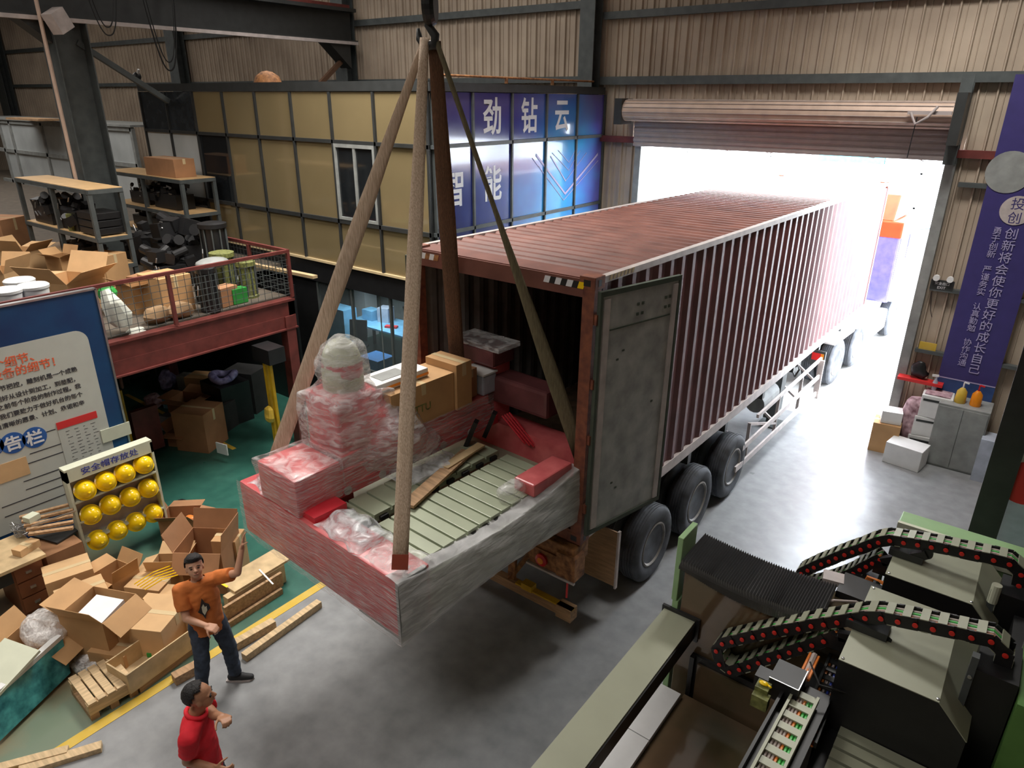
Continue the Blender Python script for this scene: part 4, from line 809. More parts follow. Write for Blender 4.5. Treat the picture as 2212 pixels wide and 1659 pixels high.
rotor((-4.75, .95, ZD), .62, .16, 'olive and grey motor near the mesh corner', 'olv'); rotor((-5.25, .85, ZD), .72, .20, 'olive winding drum behind the mesh corner', 'olv'); rotor((-5.0, .35, ZD), .55, .18, 'dark motor between the two olive drums', 'black')
single(MB().cbox((-4.55, .62, ZD+.13), .16, .26, .24), 'green_box', 'grn', 'small green box at the foot of the mesh', 'box'); single(MB().cbox((-4.6, .42, ZD+.16), .25, .34, .3, .2), 'small_carton', 'carton3', 'dark little carton low behind the mesh beside the green box', 'box')
single(MB().ball((-4.95, .5, ZD+.62), .2, .28, .09, 12), 'grey_cushion', 'cabg', 'grey round cover lying on the motors behind the mesh', 'cover', smooth=True)
single(MB().bar((-5.9, 1.7, 3.0), (-4.0, 1.75, 3.02), .1, .05), 'plank', 'ply2', 'short plank end sticking out past the rail corner', 'plank')
# ================================================================ notice board and helmet rack
XB = -4.09
t = thing('notice_board', 'large navy notice board with white rounded panel and Chinese text', 'board', (XB, -3.2, .3))
MB().box(XB-.05, XB, -4.7, -1.66, .3, 3.49).build('board', 'navy', t); MB().box(XB-.06, XB+.015, -4.7, -1.645, 3.475, 3.50).box(XB-.06, XB+.015, -1.66, -1.635, .0, 3.49).build('edge_frame', 'metal', t)
MB().box(XB-.06, XB-.0, -4.7, -4.62, 0, .3).build('foot', 'steel', t)
yr = -1.865; zt = 3.0; r_ = .16; pts = [(XB+.002, -4.6, .6), (XB+.002, yr, .6)]+[(XB+.002, yr-r_+r_*math.cos(a), zt-r_+r_*math.sin(a)) for a in [i*PI/12 for i in range(7)]]+[(XB+.002, -4.6, zt)]
MB().prism(pts, (.003, 0, 0)).build('white_panel', 'paper', t)
def btext(ch, px, py, size, m, n_=None, sx=1., name='lettering', bold=0.):
    """line of text ending at a pixel of the board"""
    p = at(px, py, x=XB); text(ch, size, frame((XB+.007, p.y-len(ch)*size*sx*.5, p.z-size*.38), (0, 1, 0), (0, 0, 1)), m, t, sx=sx, name=name, bold=bold)
btext('个细节、', 88, 764, .135, 'inkred', bold=.002); btext('设备的细节！', 134, 776, .135, 'inkred', bold=.002)
for i, (ln, px, py) in enumerate((('和细节把控，雕刻机是一个成熟', 166, 796), ('要控制好从设计到加工，到装配，', 170, 816), ('调试之前每个阶段的制作过程。我', 174, 832), ('工，我们要致力于做好机台的每个', 178, 850), ('来自清晰的愿景、计划、承诺和辛', 182, 868))): btext(ln, px, py, .074, 'ink', bold=.0008)
for ch, px, py in (('公', -20, 966), ('告', 28, 957), ('栏', 75, 945)):
    p = at(px, py, x=XB+.01); d = MB().lathe([(.14, 0), (.14, .004)], Matrix.Translation((XB+.006, p.y, p.z)) @ Matrix.Rotation(PI/2, 4, 'Y'), 30).build('blue_disc', 'discb', t)
    text(ch, .2, frame((XB+.012, p.y, p.z-.075), (0, 1, 0), (0, 0, 1)), 'inkw', t, bold=.005)
s = MB()
for z, y0, y1 in ((1.78, -2.95, -2.5), (1.56, -2.85, -2.45), (1.44, -3.3, -2.4), (1.22, -3.0, -1.95), (1.10, -3.0, -1.95), (.98, -3.3, -1.95), (.84, -3.3, -1.95)): s.box(XB+.006, XB+.008, y0, y1, z-.006, z+.006)
s.build('ruled_lines', 'ink', t)
MB().box(XB+.006, XB+.010, -2.48, -1.99, 1.04, 1.76).build('notice_sheet', 'paper', t); MB().box(XB+.010, XB+.014, -2.48, -1.98, 1.76, 1.86).build('red_bar', 'redp', t)
MB().box(XB+.006, XB+.012, -3.3, -2.9, 1.30, 1.55).build('pink_sheet', 'carton2', t)
s = MB()
rd = random.Random(3)
for i in range(13):
    for j in range(4): y = -2.40+j*.105+rd.uniform(0, .02); s.box(XB+.0105, XB+.0115, y, y+rd.uniform(.02, .07), 1.70-i*.047, 1.706-i*.047)
s.build('fine_print', 'ink', t)
tag(MB().box(XB+.008, XB+.02, -1.99, -1.60, 1.37, 1.56).build('paper_slip', 'cream'), 'cream paper slip pinned at the right edge of the notice board', 'paper')
# helmet rack
XR = -3.42
t = thing('helmet_rack', 'cream helmet rack with three rows of yellow helmets', 'rack', (XR, -2.18, 0)); y0, y1 = -2.74, -1.64
for y in (y0, y1-.03): MB().box(XR-.12, XR+.03, y, y+.03, 0, 1.47).build('side_post', 'cream', t)
MB().box(XR-.12, XR+.03, y0, y1, 1.32, 1.50).build('header', 'cream', t); MB().box(XR-.13, XR-.11, y0, y1, .45, 1.35).build('back_board', 'rail', t)
for z in (1.02, .73, .44): MB().box(XR-.11, XR+.04, y0+.03, y1-.03, z-.012, z+.012).build('shelf', 'cream', t)
p0 = at(237, 1004, x=XR+.035); text('安全帽存放处', .105, frame((XR+.033, -2.20, 1.375), (0, 1, 0), (0, 0, 1)), 'inkblue', t, sx=1.15)
rows = [[(185, 1057), (230, 1038), (271, 1020), (312, 1001)], [(198, 1110), (240, 1089), (283, 1072), (322, 1053)], [(213, 1165), (255, 1144), (295, 1126), (332, 1107)]]
rn = ('top', 'middle', 'bottom'); cn = ('first from the left', 'second from the left', 'third from the left', 'rightmost')
h0 = thing('safety_helmet', 'x', 'helmet', (0, 0, 0), 0, 'yellow helmets in the cream rack')
pr = [(.118, -.02), (.118, .0)]+[(.112*math.cos(a), .118*math.sin(a)) for a in [i*PI/2/8 for i in range(8)]]+[(.001, .118)]
MB().lathe(pr, None, 26).build('shell', 'yellow', h0, world=False, smooth=True)
MB().lathe([(.117, -.02), (.135, -.024), (.135, -.018), (.118, -.012)], None, 26).build('brim', 'yellow', h0, world=False)
MB().bar((-.07, 0, .096), (.07, 0, .096), .03, .022).build('ridge', 'yellow', h0, world=False, bev=.005)
for r in range(3):
    for c_ in range(4):
        h = h0 if r == c_ == 0 else copy_tree(h0); p = at(*rows[r][c_], x=XR+.03); h.location = (XR+.02, p.y+.0, p.z-.01)
        h.rotation_euler = (0, PI/2-.55, 0); h['label'] = 'yellow safety helmet, %s in the %s row of the rack' % (cn[c_], rn[r])
# ================================================================ desk and scrap at the left
t = thing('drawer_desk', 'red brown desk with three drawers and pale top, left edge', 'desk', (-3.4, -3.7, 0))
MB().box(-3.75, -3.0, -4.6, -3.26, .70, .74).build('desk_top', 'ply2', t); MB().box(-3.7, -3.08, -3.62, -3.30, .0, .70).build('pedestal', 'rusty', t)
for k in range(3):
    d = MB().box(-3.08, -3.06, -3.60, -3.32, .05+k*.215, .245+k*.215).build('drawer', 'rusty', t); MB().box(-3.06, -3.045, -3.49, -3.43, .135+k*.215, .165+k*.215).build('handle', 'metal', d)
MB().box(-3.7, -3.1, -4.6, -4.55, 0, .7).build('leg_panel', 'rusty', t); MB().box(-3.12, -3.08, -4.55, -3.62, .5, .7).build('modesty_panel', 'dark', t)
t = thing('angle_bars', 'bundle of brown metal profiles lying over the desk', 'bars', (-3.7, -3.0, .75))
for i in range(5):
    a, b = at(42+i*5, 1118+i*9, z=.95), at(158, 1088+i*13, z=.95); MB().bar(a, b, .05, .03).build('bar', 'wood2', t)
single(MB().bar(at(68, 1137, z=1.0), at(165, 1103, z=1.0), .015, .015), 'steel_rod', 'metal', 'long bright steel rod over the profiles', 'rod')
c = at(68, 1118, z=1.0); single(MB().cbox(c, .12, .14, .07, .3), 'white_connector', 'cream', 'small cream connector block on the profiles', 'block')
c = at(62, 1150, z=.75); t = thing('wire_basket', 'tangle of grey wire mesh on the desk end', 'wire', (c.x, c.y, .74)); s = MB(); rd = random.Random(5)
for i in range(46):
    p = Vector((c.x, c.y, .82)); pts = []
    for k in range(5): pts.append(p+Vector((rd.uniform(-.13, .13), rd.uniform(-.16, .16), rd.uniform(-.07, .10))))
    s.tube(pts, .004, 4)
s.build('wire', 'metal', t)
c = at(60, 1185, z=.74); carton('small_carton', (c.x+.04, c.y-.02, .741), .14, .26, .09, .35, 'carton2', 'small pale carton at the front of the desk top', tape=True)
single(MB().cbox(at(125, 1150, z=.6), .42, .36, .02, .3), 'dark_sheet', 'lid', 'dark panel between the desk and the helmet rack', 'panel')
single(MB().box(-3.75, -3.2, -3.22, -2.8, 0, .58), 'brown_cabinet', 'carton3', 'low dark brown cabinet under the dark panel', 'cabinet')
# ================================================================ carton pile on the green floor
def pbox(px, py, w, h, d, rz, m, lab, **k): return pxbox(px, py, w, h, d, rz, m, lab, z=k.pop('z', 0), **k)
pbox(168, 1310, 86, 96, .40, 1.32, 'carton2', 'long pale carton standing behind the pile next to the desk')
pbox(150, 1322, 60, 40, .36, .8, 'carton2', 'low tan carton at the foot of the long pale one')
pbox(196, 1352, 90, 92, .36, 1.36, 'carton2', 'second long pale carton in front of the first')
b_ = pbox(238, 1405, 108, 118, .50, .42, 'carton', 'large open carton holding a white foam panel', opened=True, fa=[2.3, 1.2, 2.6, .5])
M4 = basis(b_); single(MB().cbox(M4 @ Vector((0, 0, .54)), .36, .36, .10, .42, .12), 'foam_block', 'outw', 'white foam panel with slots inside the large open carton', 'foam')
pbox(262, 1432, 86, 52, .34, .48, 'carton', 'low carton with a black hand hole in front of the pile')
h = at(252, 1368, z=.34); single(MB().cbox(h, .08, .02, .03, .48), 'hand_hole', 'black', 'black slot hand hole on the low front carton', 'slot') if False else None
pbox(350, 1395, 100, 88, .58, .52, 'carton2', 'closed square carton right of the foam carton', opened=False)
pbox(392, 1345, 92, 60, .5, .55, 'carton2', 'flat tan carton just behind the man in orange')
pbox(262, 1292, 70, 66, .36, .2, 'carton', 'brown carton with a raised diamond flap under the rack', opened=True, fa=[.2, 1.3, .6, 1.8])
pbox(338, 1298, 80, 56, .40, .5, 'carton2', 'tan carton with yellow straps under the rack')
pbox(378, 1262, 74, 56, .36, .7, 'carton2', 'open tan carton lying behind the square one', opened=True, fa=[.4, 1.9, 1.0, .3])
pbox(462, 1252, 100, 96, .55, .62, 'carton3', 'biggest open brown carton next to the machine corner', opened=True, fa=[.15, .4, .3, 2.6])
pbox(505, 1230, 52, 84, .3, .6, 'carton', 'carton with a white label behind the raised hand', opened=False)
pbox(398, 1150, 70, 46, .4, .75, 'carton3', 'small open carton with black cable on the green floor', opened=True)
c = at(412, 1118, z=.2); single(MB().ball(c, .10, .06, .04, 10).jitter(.02, 9), 'orange_cloth', 'cableo', 'bright orange cloth in the small open carton', 'cloth', smooth=True)
c = at(392, 1085, z=.28); single(MB().tube([c+Vector((.08*math.cos(a), .06*math.sin(a), .0)) for a in [i*PI/4 for i in range(9)]], .015, 6), 'black_cable', 'black', 'coil of black cable in the small open carton', 'cable')
t = thing('yellow_straps', 'loose yellow packing straps across the tan cartons', 'strap', at(320, 1235, z=.4)); s = MB()
for k in range(5): s.tube([at(290+k*6, 1262+k*3, z=.42), at(330+k*5, 1236+k*4, z=.52), at(368+k*4, 1222+k*5, z=.46)], .007, 5)
s.build('straps', 'yellow', t); c = at(462, 1222, z=.6); single(MB().bar(c-Vector((0, 0, .22)), c+Vector((.16, .04, -.26)), .03, .004), 'yellow_tape', 'yellow', 'yellow strap end right above the man in orange', 'strap')
# wooden tray and slatted bundle
t = thing('wooden_tray', 'long shallow plywood tray with a green packet inside', 'tray', at(345, 1440, z=0), .0); a = at(300, 1458, z=0); b = at(415, 1375, z=0); d = (b-a); L_ = d.length; rz = math.atan2(d.y, d.x); t.rotation_euler = (0, 0, rz)
MB().box(-L_/2-.1, L_/2+.1, -.17, .17, .10, .12).build('bottom', 'ply2', t, world=False)
for y in (-.18, .165): MB().box(-L_/2-.1, L_/2+.1, y, y+.015, .09, .34).build('side', 'ply2', t, world=False)
for x in (-L_/2-.1, L_/2+.085): MB().box(x, x+.015, -.165, .165, .09, .33).build('end', 'ply2', t, world=False)
MB().box(-L_/2, L_/2, -.16, -.08, 0, .10).box(-L_/2, L_/2, .08, .16, 0, .10).build('runner', 'wood2', t, world=False)
single(MB().cbox(at(331, 1405, z=.15), .10, .14, .05, .9), 'green_packet', 'grn', 'green and yellow packet in the plywood tray', 'packet')
t = thing('slatted_pallet', 'small wooden pallet with five wide slats on the green floor', 'pallet', at(228, 1500, z=0)); a = at(185, 1535, z=0); b = at(285, 1478, z=0); t.rotation_euler = (0, 0, math.atan2((b-a).y, (b-a).x)); L_ = (b-a).length
for k in range(5): x = -L_/2+(k+.5)*L_/5; MB().box(x-L_/10+.008, x+L_/10-.008, -.27, .27, .19, .215).build('slat', 'wood', t, world=False)
MB().box(-L_/2, L_/2, -.26, -.18, .07, .19).build('stringer', 'wood', t, world=False); MB().box(-L_/2, L_/2, .18, .26, .07, .19).build('stringer', 'wood', t, world=False)
for k in range(3): x = -L_/2+.04+k*(L_-.08)/2; MB().box(x-.04, x+.04, -.26, .26, 0, .07).build('foot_block', 'wood2', t, world=False)
# things at the lower left
pbox(100, 1432, 120, 70, .46, .5, 'carton', 'open carton holding bubble wrap at the lower left', opened=True, fa=[2.2, .6, 2.6, 1.2])
single(MB().ball(at(105, 1352, z=.42), .34, .26, .16, 16).jitter(.07, 6), 'bubble_wrap', 'bubble', 'big ball of bubble wrap in the open carton', 'wrap', smooth=True)
single(MB().ball(at(190, 1425, z=.08), .24, .18, .10, 14).jitter(.07, 7), 'bubble_wrap', 'bubble', 'crumpled bubble wrap lying on the floor beside the cartons', 'wrap', smooth=True)
t = thing('framed_sheet', 'white edged panel in teal film leaning at the left edge', 'panel', at(30, 1500, z=0)); a, b = at(-30, 1515, z=.45), at(128, 1375, z=.45)
MB().bar(a, b, .07, .05).build('white_edge', 'white', t); u = (b-a).normalized(); dn = Vector((.12, -.05, -.40)); MB().prism([a, b, b+dn, a+dn], Vector((.02, .02, 0))).build('teal_sheet', 'tealw', t)
single(MB().cbox(at(4, 1440, z=.5), .5, .5, .03, .3, .3), 'cream_panel', 'cream', 'cream panel corner at the left edge of the photo', 'panel')
# timbers
def beam(a, b, w, h, m, lab, z=0, name='timber_beam', g=None):
    A_, B_ = at(*a, z=z+h/2), at(*b, z=z+h/2); return tag(MB().bar(A_, B_, w, h).build(name, m, bev=.004), lab, 'timber', g)
beam((527, 1420), (690, 1303), .09, .09, 'wood', 'long square timber lying nearest the machine shadow')
beam((500, 1398), (592, 1345), .10, .10, 'wood', 'shorter square timber between the yellow line and the man')
beam((375, 1468), (432, 1437), .11, .11, 'wood2', 'short timber end beside the legs of the man in orange')
beam((-40, 1672), (148, 1622), .09, .07, 'wood', 'timber at the bottom left edge of the photo')
beam((40, 1668), (220, 1612), .10, .06, 'wood', 'pale plank crossing the yellow line at the bottom left')
t = thing('timber_crate', 'brown timber crate side leaning on the floor right of the man', 'crate', at(560, 1300, z=0)); a, b = at(490, 1350, z=0), at(612, 1272, z=0); a.z = b.z = .0
for z, h, m, off in ((.16, .2, 'wood2', 0), (.04, .08, 'wood2', .06)): MB().bar(a+Vector((off, -off, z)), b+Vector((off, -off, z)), .04, h).build('board', m, t)
MB().bar(a+Vector((-.25, .2, .30)), b+Vector((-.25, .2, .30)), .34, .03).bar(a+Vector((-.12, .1, .15)), b+Vector((-.12, .1, .15)), .1, .26).build('top_board', 'ply2', t); MB().bar(at(560, 1230, z=.33), at(590, 1262, z=.33), .02, .004).build('white_strap', 'white', t)
# ================================================================ under the mezzanine
pbox(440, 960, 74, 84, .6, .45, 'carton3', 'large dark brown carton under the platform')
pbox(412, 915, 56, 60, .45, .4, 'carton3', 'dark carton with pale flaps behind the large one', opened=True, fa=[1.5, 1.5, 1.2, 1.5])
pbox(446, 870, 56, 62, .4, .5, 'carton', 'small tan carton on top behind the open one')
pbox(402, 955, 50, 30, .4, .5, 'carton3', 'low crushed carton left of the large brown one', opened=True)
def pthing(name, px, py, w, h, m, lab, cat, shape='box', z=0, rz=.4, jit=0.):
    p = at(px, py, z=z); D = dep(p); sx = w*D/FPX; sz = h*D/FPX; s = MB()
    if shape == 'box': s.cbox(p+Vector((0, 0, sz/2)), sx, sx*.8, sz, rz)
    else: s.ball(p+Vector((0, 0, sz/2)), sx/2, sx/2, sz/2, 14)
    if jit: s.jitter(jit, 6)
    return tag(s.build(name, m, smooth=(30 if shape != 'box' else False)), lab, cat)
pthing('plastic_tub', 380, 925, 42, 34, 'clearp', 'clear grey plastic tub in front of the cartons under the platform', 'tub')
pthing('paper_heap', 402, 935, 56, 14, 'purple', 'white and violet papers spread at the foot of the tub', 'paper', 'ball', jit=.05)
pthing('pink_bag', 335, 880, 40, 34, 'pinkbag', 'pink and maroon plastic bag on the floor under the platform', 'bag', 'ball', jit=.06)
pthing('blue_bottle', 365, 880, 16, 22, 'bluel', 'small light blue bottle beside the pink bag', 'bottle')
pthing('violet_bundle', 368, 842, 40, 46, 'purple', 'violet wrapped bundle hanging at the back under the platform', 'bundle', 'ball', jit=.06)
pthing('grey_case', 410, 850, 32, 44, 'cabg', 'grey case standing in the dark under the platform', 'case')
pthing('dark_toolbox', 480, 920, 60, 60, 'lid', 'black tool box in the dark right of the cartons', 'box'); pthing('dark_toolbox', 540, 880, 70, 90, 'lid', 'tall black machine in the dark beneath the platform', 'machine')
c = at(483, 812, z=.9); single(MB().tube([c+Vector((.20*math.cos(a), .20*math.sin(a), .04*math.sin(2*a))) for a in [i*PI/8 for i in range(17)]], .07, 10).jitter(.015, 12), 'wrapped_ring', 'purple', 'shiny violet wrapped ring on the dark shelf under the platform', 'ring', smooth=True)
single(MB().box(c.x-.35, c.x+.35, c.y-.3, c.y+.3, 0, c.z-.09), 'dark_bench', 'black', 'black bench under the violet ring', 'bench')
t = thing('yellow_barrier', 'yellow steel post with red panel behind the notice board', 'post', at(292, 1000, z=0)); a = at(292, 1000, z=0); MB().bar(a, a+Vector((0, 0, 1.35)), .08, .06).build('post', 'yel2', t); MB().box(a.x+.0, a.x-.1, a.y+.1, a.y+.55, .1, .9).build('red_panel', 'redbeam', t)
t = thing('yellow_stand', 'tall yellow twin post stand below the platform corner', 'stand', at(603, 1000, z=0)); a = at(603, 1000, z=0)
for o in (0, .13): MB().bar(a+Vector((o, .05*o, 0)), a+Vector((o-.02, 0, 1.95)), .06, .05).build('post', 'yel2', t)
MB().cbox(a+Vector((.05, .05, 2.0)), .45, .3, .25).build('black_top_box', 'black', t); MB().ball(a+Vector((.03, -.08, .95)), .12, .06, .15, 10).jitter(.03, 9).build('yellow_cloth', 'yline', t)
s = MB().box(-9, -5.0, .35, .43, .001, .004); tag(s.build('trim_20', 'yline'), 'yellow floor line under the storage platform', None, None, 'structure')
c = at(510, 1000, z=0); single(MB().cbox(c+Vector((-.2, -.1, .25)), .25, .02, .2, .2), 'white_card', 'white', 'small white card sign left of the wrapped machine', 'sign')
# ================================================================ drilling machine in the foreground (right)
dm = thing('drilling_machine', 'big olive and black drilling machine in the right foreground with cable chains', 'machine', (5.2, -.3, 0))
def dp(mb, n, m, **k): return mb.build(n, m, k.pop('parent', dm), **k)
cbm = dp(MB().box(3.82, 7.4, -.56, -.02, .25, 2.06, bev=.01), 'granite_crossbeam', 'olive')
dp(MB().box(3.99, 7.4, -.60, -.57, .25, 1.28).box(3.99, 4.03, -.64, -.60, .25, 1.28), 'lower_recess_frame', 'black')
dp(MB().box(4.06, 7.4, -.625, -.602, .25, 1.22), 'recess_panel', 'olive')
dp(MB().box(3.9, 7.4, -.5, .9, 0, .25), 'machine_base', 'dark'); dp(MB().box(3.99, 7.4, -5.2, -.66, 0, .86), 'machine_bed', 'olive')
a = at(1465, 1160, y=-.58)
dp(MB().box(3.735, 3.785, -.58, -.28, 1.74, a.z).box(3.745, 3.80, -.575, -.30, .25, 1.74), 'green_end_plate', 'green', bev=.006)
# bellows cover: pleats across, sagging to the right
s = MB(); rows = []; n = 110; xb0, xb1 = 3.79, 4.93
for i in range(n+1):
    u = i/n; x = xb0+(xb1-xb0)*u; zz = 2.19-.035*math.sin(u*PI)-.02*u; o = .011*(1 if i % 2 else -1); fan = .035*max(0, math.sin(u*13))*(.4+.6*u)
    rows.append([(x+.02*o, -.10, zz+o), (x+.3*fan, -.22, zz+o+.004), (x+fan*.6, -.40, zz+o+.003), (x+fan, -.565, zz+o-.004), (x+fan, -.585, zz-.01+o), (x+fan+o*.8, -.60+o*.6, zz-.06), (x+fan*.9+o*.8, -.60+o*.6, zz-.09-.03*math.sin(u*PI)*(1+u))])
s.strip(rows); dp(s, 'bellows', 'pleat', recalc=False, thick=.002)
dp(MB().box(5.15, 7.4, 1.08, 1.34, .2, 2.24, bev=.01), 'rear_plate', 'green'); dp(MB().box(5.15, 7.4, 1.06, 1.10, 2.1, 2.26), 'rear_edge', 'cream')
def cover(x0, y0, y1, z, n_='spindle_cover'):
    w = .60; b = dp(MB().prism([(x0, y0, 1.0), (x0, y0, z), (x0+w, y0, z), (x0+w+.19, y0, z-.20), (x0+w+.19, y0, 1.0)], (0, y1-y0, 0)), n_, 'black')
    dp(MB().prism([(x0-.002, y0-.004, z), (x0-.002, y0-.004, z+.006), (x0+w, y0-.004, z+.006), (x0+w+.196, y0-.004, z-.20), (x0+w+.19, y0-.004, z-.204), (x0+w-.002, y0-.004, z)], (0, y1-y0+.008, 0)), 'top_sheet', 'cover', parent=b)
    s = MB()
    for x, y in ((x0+.02, y0+.02), (x0+w-.01, y0+.02), (x0+.02, y1-.02), (x0+w-.02, y1-.02)): s.lathe([(.012, 0), (.010, .008), (.001, .01)], Matrix.Translation((x, y, z+.005)), 10)
    dp(s, 'cover_screws', 'metal', parent=b)
cover(5.17, -1.11, -.14, 2.3); cover(5.225, .10, .90, 2.3)
dp(MB().box(4.95, 5.15, -.5, .9, 1.2, 2.0).box(4.93, 5.22, -.1, .2, 1.9, 2.12), 'spindle_carriage', 'black')
def chain(pts, w, lab, h=.095, bars=True):
    """energy chain: side plates hinged at the points, cross bars and cables between them"""
    P = [Vector(p) for p in pts]; back = Vector((0, w, 0)); out = []
    for side in (0, 1):
        s = MB()
        for i, (a, b) in enumerate(zip(P, P[1:])):
            o = back*side+Vector((0, (.006 if i % 2 else 0)*(1 if not side else -1), 0)); d = (b-a); e = d*.12
            s.bar(a+o-e, b+o+e, .008, h, up=Vector((0, 1, 0)).cross(d.normalized()))
        out.append(dp(s, 'chain_side_plate', 'black'))
    s = MB(); t_ = MB()
    cen = sum(P, Vector())/len(P)
    for i, (a, b) in enumerate(zip(P, P[1:])):
        d = (b-a); m = (a+b)/2; nr = d.normalized().cross(Vector((0, 1, 0))); nr = nr if nr.dot(m-cen) > 0 else -nr
        q = m+nr*(h*.5); s.bar(q, q+back, d.length*.50, .007, up=nr); s.bar(m-nr*(h*.5), m-nr*(h*.5)+back, d.length*.4, .006, up=nr)
    dp(s, 'chain_crossbars', 'cover')
    pin = MB().lathe([(.018, 0), (.018, .006), (.001, .008)], Matrix.Rotation(PI/2, 4, 'X'), 12).build('red_pin', 'reddot', dm, world=False); im = basis(dm).inverted()
    for i, p in enumerate(P):
        c = pin if not i else pin.copy()
        if i: COL.objects.link(c)
        c.location = im @ (p+Vector((0, -.012, 0)))
    for k, m in enumerate(('cableo', 'cablew', 'cableg', 'cablew')): dp(MB().tube([p+Vector((0, w*(.16+.2*k), .028)) for p in P], .009, 6), 'cable', m)
D2 = [(2162.5, 1443.8), (2172, 1414), (2141.6, 1384.5), (2099, 1375.7), (2056.8, 1366), (2016, 1357.6), (1977.5, 1348.9), (1940, 1341.5), (1903.5, 1334.6), (1869.3, 1333.9), (1839, 1338.4), (1809, 1343.3), (1780, 1347.8), (1753, 1351), (1725.5, 1356.9), (1699.3, 1360.7), (1674, 1365), (1650, 1370), (1627, 1375), (1604, 1380), (1582, 1385), (1561, 1389.7), (1548, 1405.4), (1555, 1434), (1576.8, 1450.8), (1597.8, 1444.9), (1618.7, 1438.6), (1639, 1430.5), (1661.6, 1423), (1684.3, 1416.6), (1706, 1408), (1729.7, 1400.9), (1754.8, 1392.5), (1780, 1383.8), (1805.8, 1375)]
D1 = [(2201, 1264), (2206, 1240.7), (2181, 1218), (2146.8, 1209), (2111, 1202), (2078, 1195), (2043.8, 1187), (2012.4, 1181), (1982.8, 1176), (1952.4, 1171.6), (1922.7, 1167), (1898, 1171), (1879, 1178), (1860, 1186), (1842, 1191.5), (1825, 1197.5), (1806.5, 1204.7), (1791.5, 1211.7), (1775, 1217.6), (1759, 1224.6), (1745.4, 1231), (1731.4, 1237.9), (1726.2, 1250), (1731, 1262), (1742.6, 1266.5), (1757, 1266), (1772, 1263), (1788, 1258), (1802, 1254), (1816, 1249), (1829.9, 1243.8), (1844, 1237.9), (1857.8, 1229.8), (1871.4, 1222.9), (1885, 1216), (1901.4, 1208)]
Y2, Y1 = -.72, .42
chain([at(*p, y=Y2) for p in D2], .14, 'near'); chain([at(*p, y=Y1) for p in D1], .14, 'far')
def bracket(pts, y, px):
    a, b = at(*px[0], y=y), at(*px[1], y=y); dp(MB().bar(a, b, .05, .07).tube([b+Vector((0, -.005, 0)), b+Vector((0, .03, 0))], .045, 16).bar(a+Vector((0, 0, -.12)), a, .1, .05), 'chain_bracket', 'black')
bracket(None, Y2, [(1812, 1372), (1912, 1390)]); bracket(None, Y1, [(1905, 1212), (2002, 1197)])
a = at(1820, 1392, y=Y2); dp(MB().box(a.x-.01, a.x+.26, Y2-.03, Y2+.16, 2.31, 2.37), 'bracket_plate', 'dark'); a = at(1915, 1225, y=Y1); dp(MB().box(a.x-.01, a.x+.24, Y1-.03, Y1+.16, 2.31, 2.37), 'bracket_plate', 'dark')
# chains lying in trays towards the camera
def flat_chain(p0, p1, z, w, m, cab, n):
    a, b = at(*p0, z=z), at(*p1, z=z); d = b-a; e = d.normalized(); sd = Vector((-e.y, e.x, 0)); L_ = d.length/n
    s = MB()
    for i in range(n): c = a+d*((i+.25)/n); s.bar(c-sd*w/2, c+sd*w/2, L_*.52, .012)
    for k in (-1, 1): s.bar(a+sd*k*w/2, b+sd*k*w/2, .018, .05)
    dp(s, 'flat_chain', m)
    for k, c in enumerate(cab): o = sd*(-.36+.72*k/(len(cab)-1))*w-Vector((0, 0, .02)); dp(MB().tube([a+o, b+o], .010, 6), 'cable', c)
flat_chain((1742, 1500), (1640, 1700), 2.0, .155, 'cover', ['cablew', 'cablew', 'cablew', 'cableo', 'cableg', 'cableg'], 8)
a, b = at(1742, 1500, z=1.95), at(1640, 1700, z=1.95); dp(MB().bar(a-Vector((0, -.1, .02)), b-Vector((0, 0, .02)), .30, .02).bar(a+Vector((-.13, 0, .02)), b+Vector((-.13, 0, .02)), .02, .08), 'chain_tray', 'black')
flat_chain((1822, 1395), (1740, 1600), 1.85, .12, 'dark', ['cableo', 'cablew', 'cableb', 'cableo'], 11)
dp(MB().box(4.93, 5.16, -1.35, -.62, 1.2, 1.8), 'carriage_box', 'black')
a = at(1700, 1475, z=2.0); dp(MB().cbox(a, .20, .22, .16, .0), 'motor_box', 'black'); dp(MB().cbox(a+Vector((-.15, -.04, -.03)), .10, .12, .12), 'motor_box', 'black'); dp(MB().bar(a+Vector((-.10, -.112, .082)), a+Vector((.10, -.112, .082)), .006, .006).bar(a+Vector((.10, -.112, .082)), a+Vector((.10, .11, .082)), .006, .006), 'bright_edges', 'metal')
for i, (px, z) in enumerate((((1650, 1476), 2.07), ((1768, 1289), 2.12))):
    c = at(*px, z=z); t_ = tag(MB().ball(c, .034, .022, .012, 14).tube([c+Vector((.03, 0, 0)), c+Vector((.055, -.01, 0))], .008, 8).build('yellow_tag', 'yellow', smooth=True), ('yellow round tag on the nearer limit switch box', 'yellow round tag behind the far end of the bellows')[i], 'tag')
    dp(MB().cbox(c-Vector((0, 0, .05)), .09, .09, .07).cbox(c-Vector((-.01, .06, .1)), .11, .07, .1), 'switch_box', 'olv')
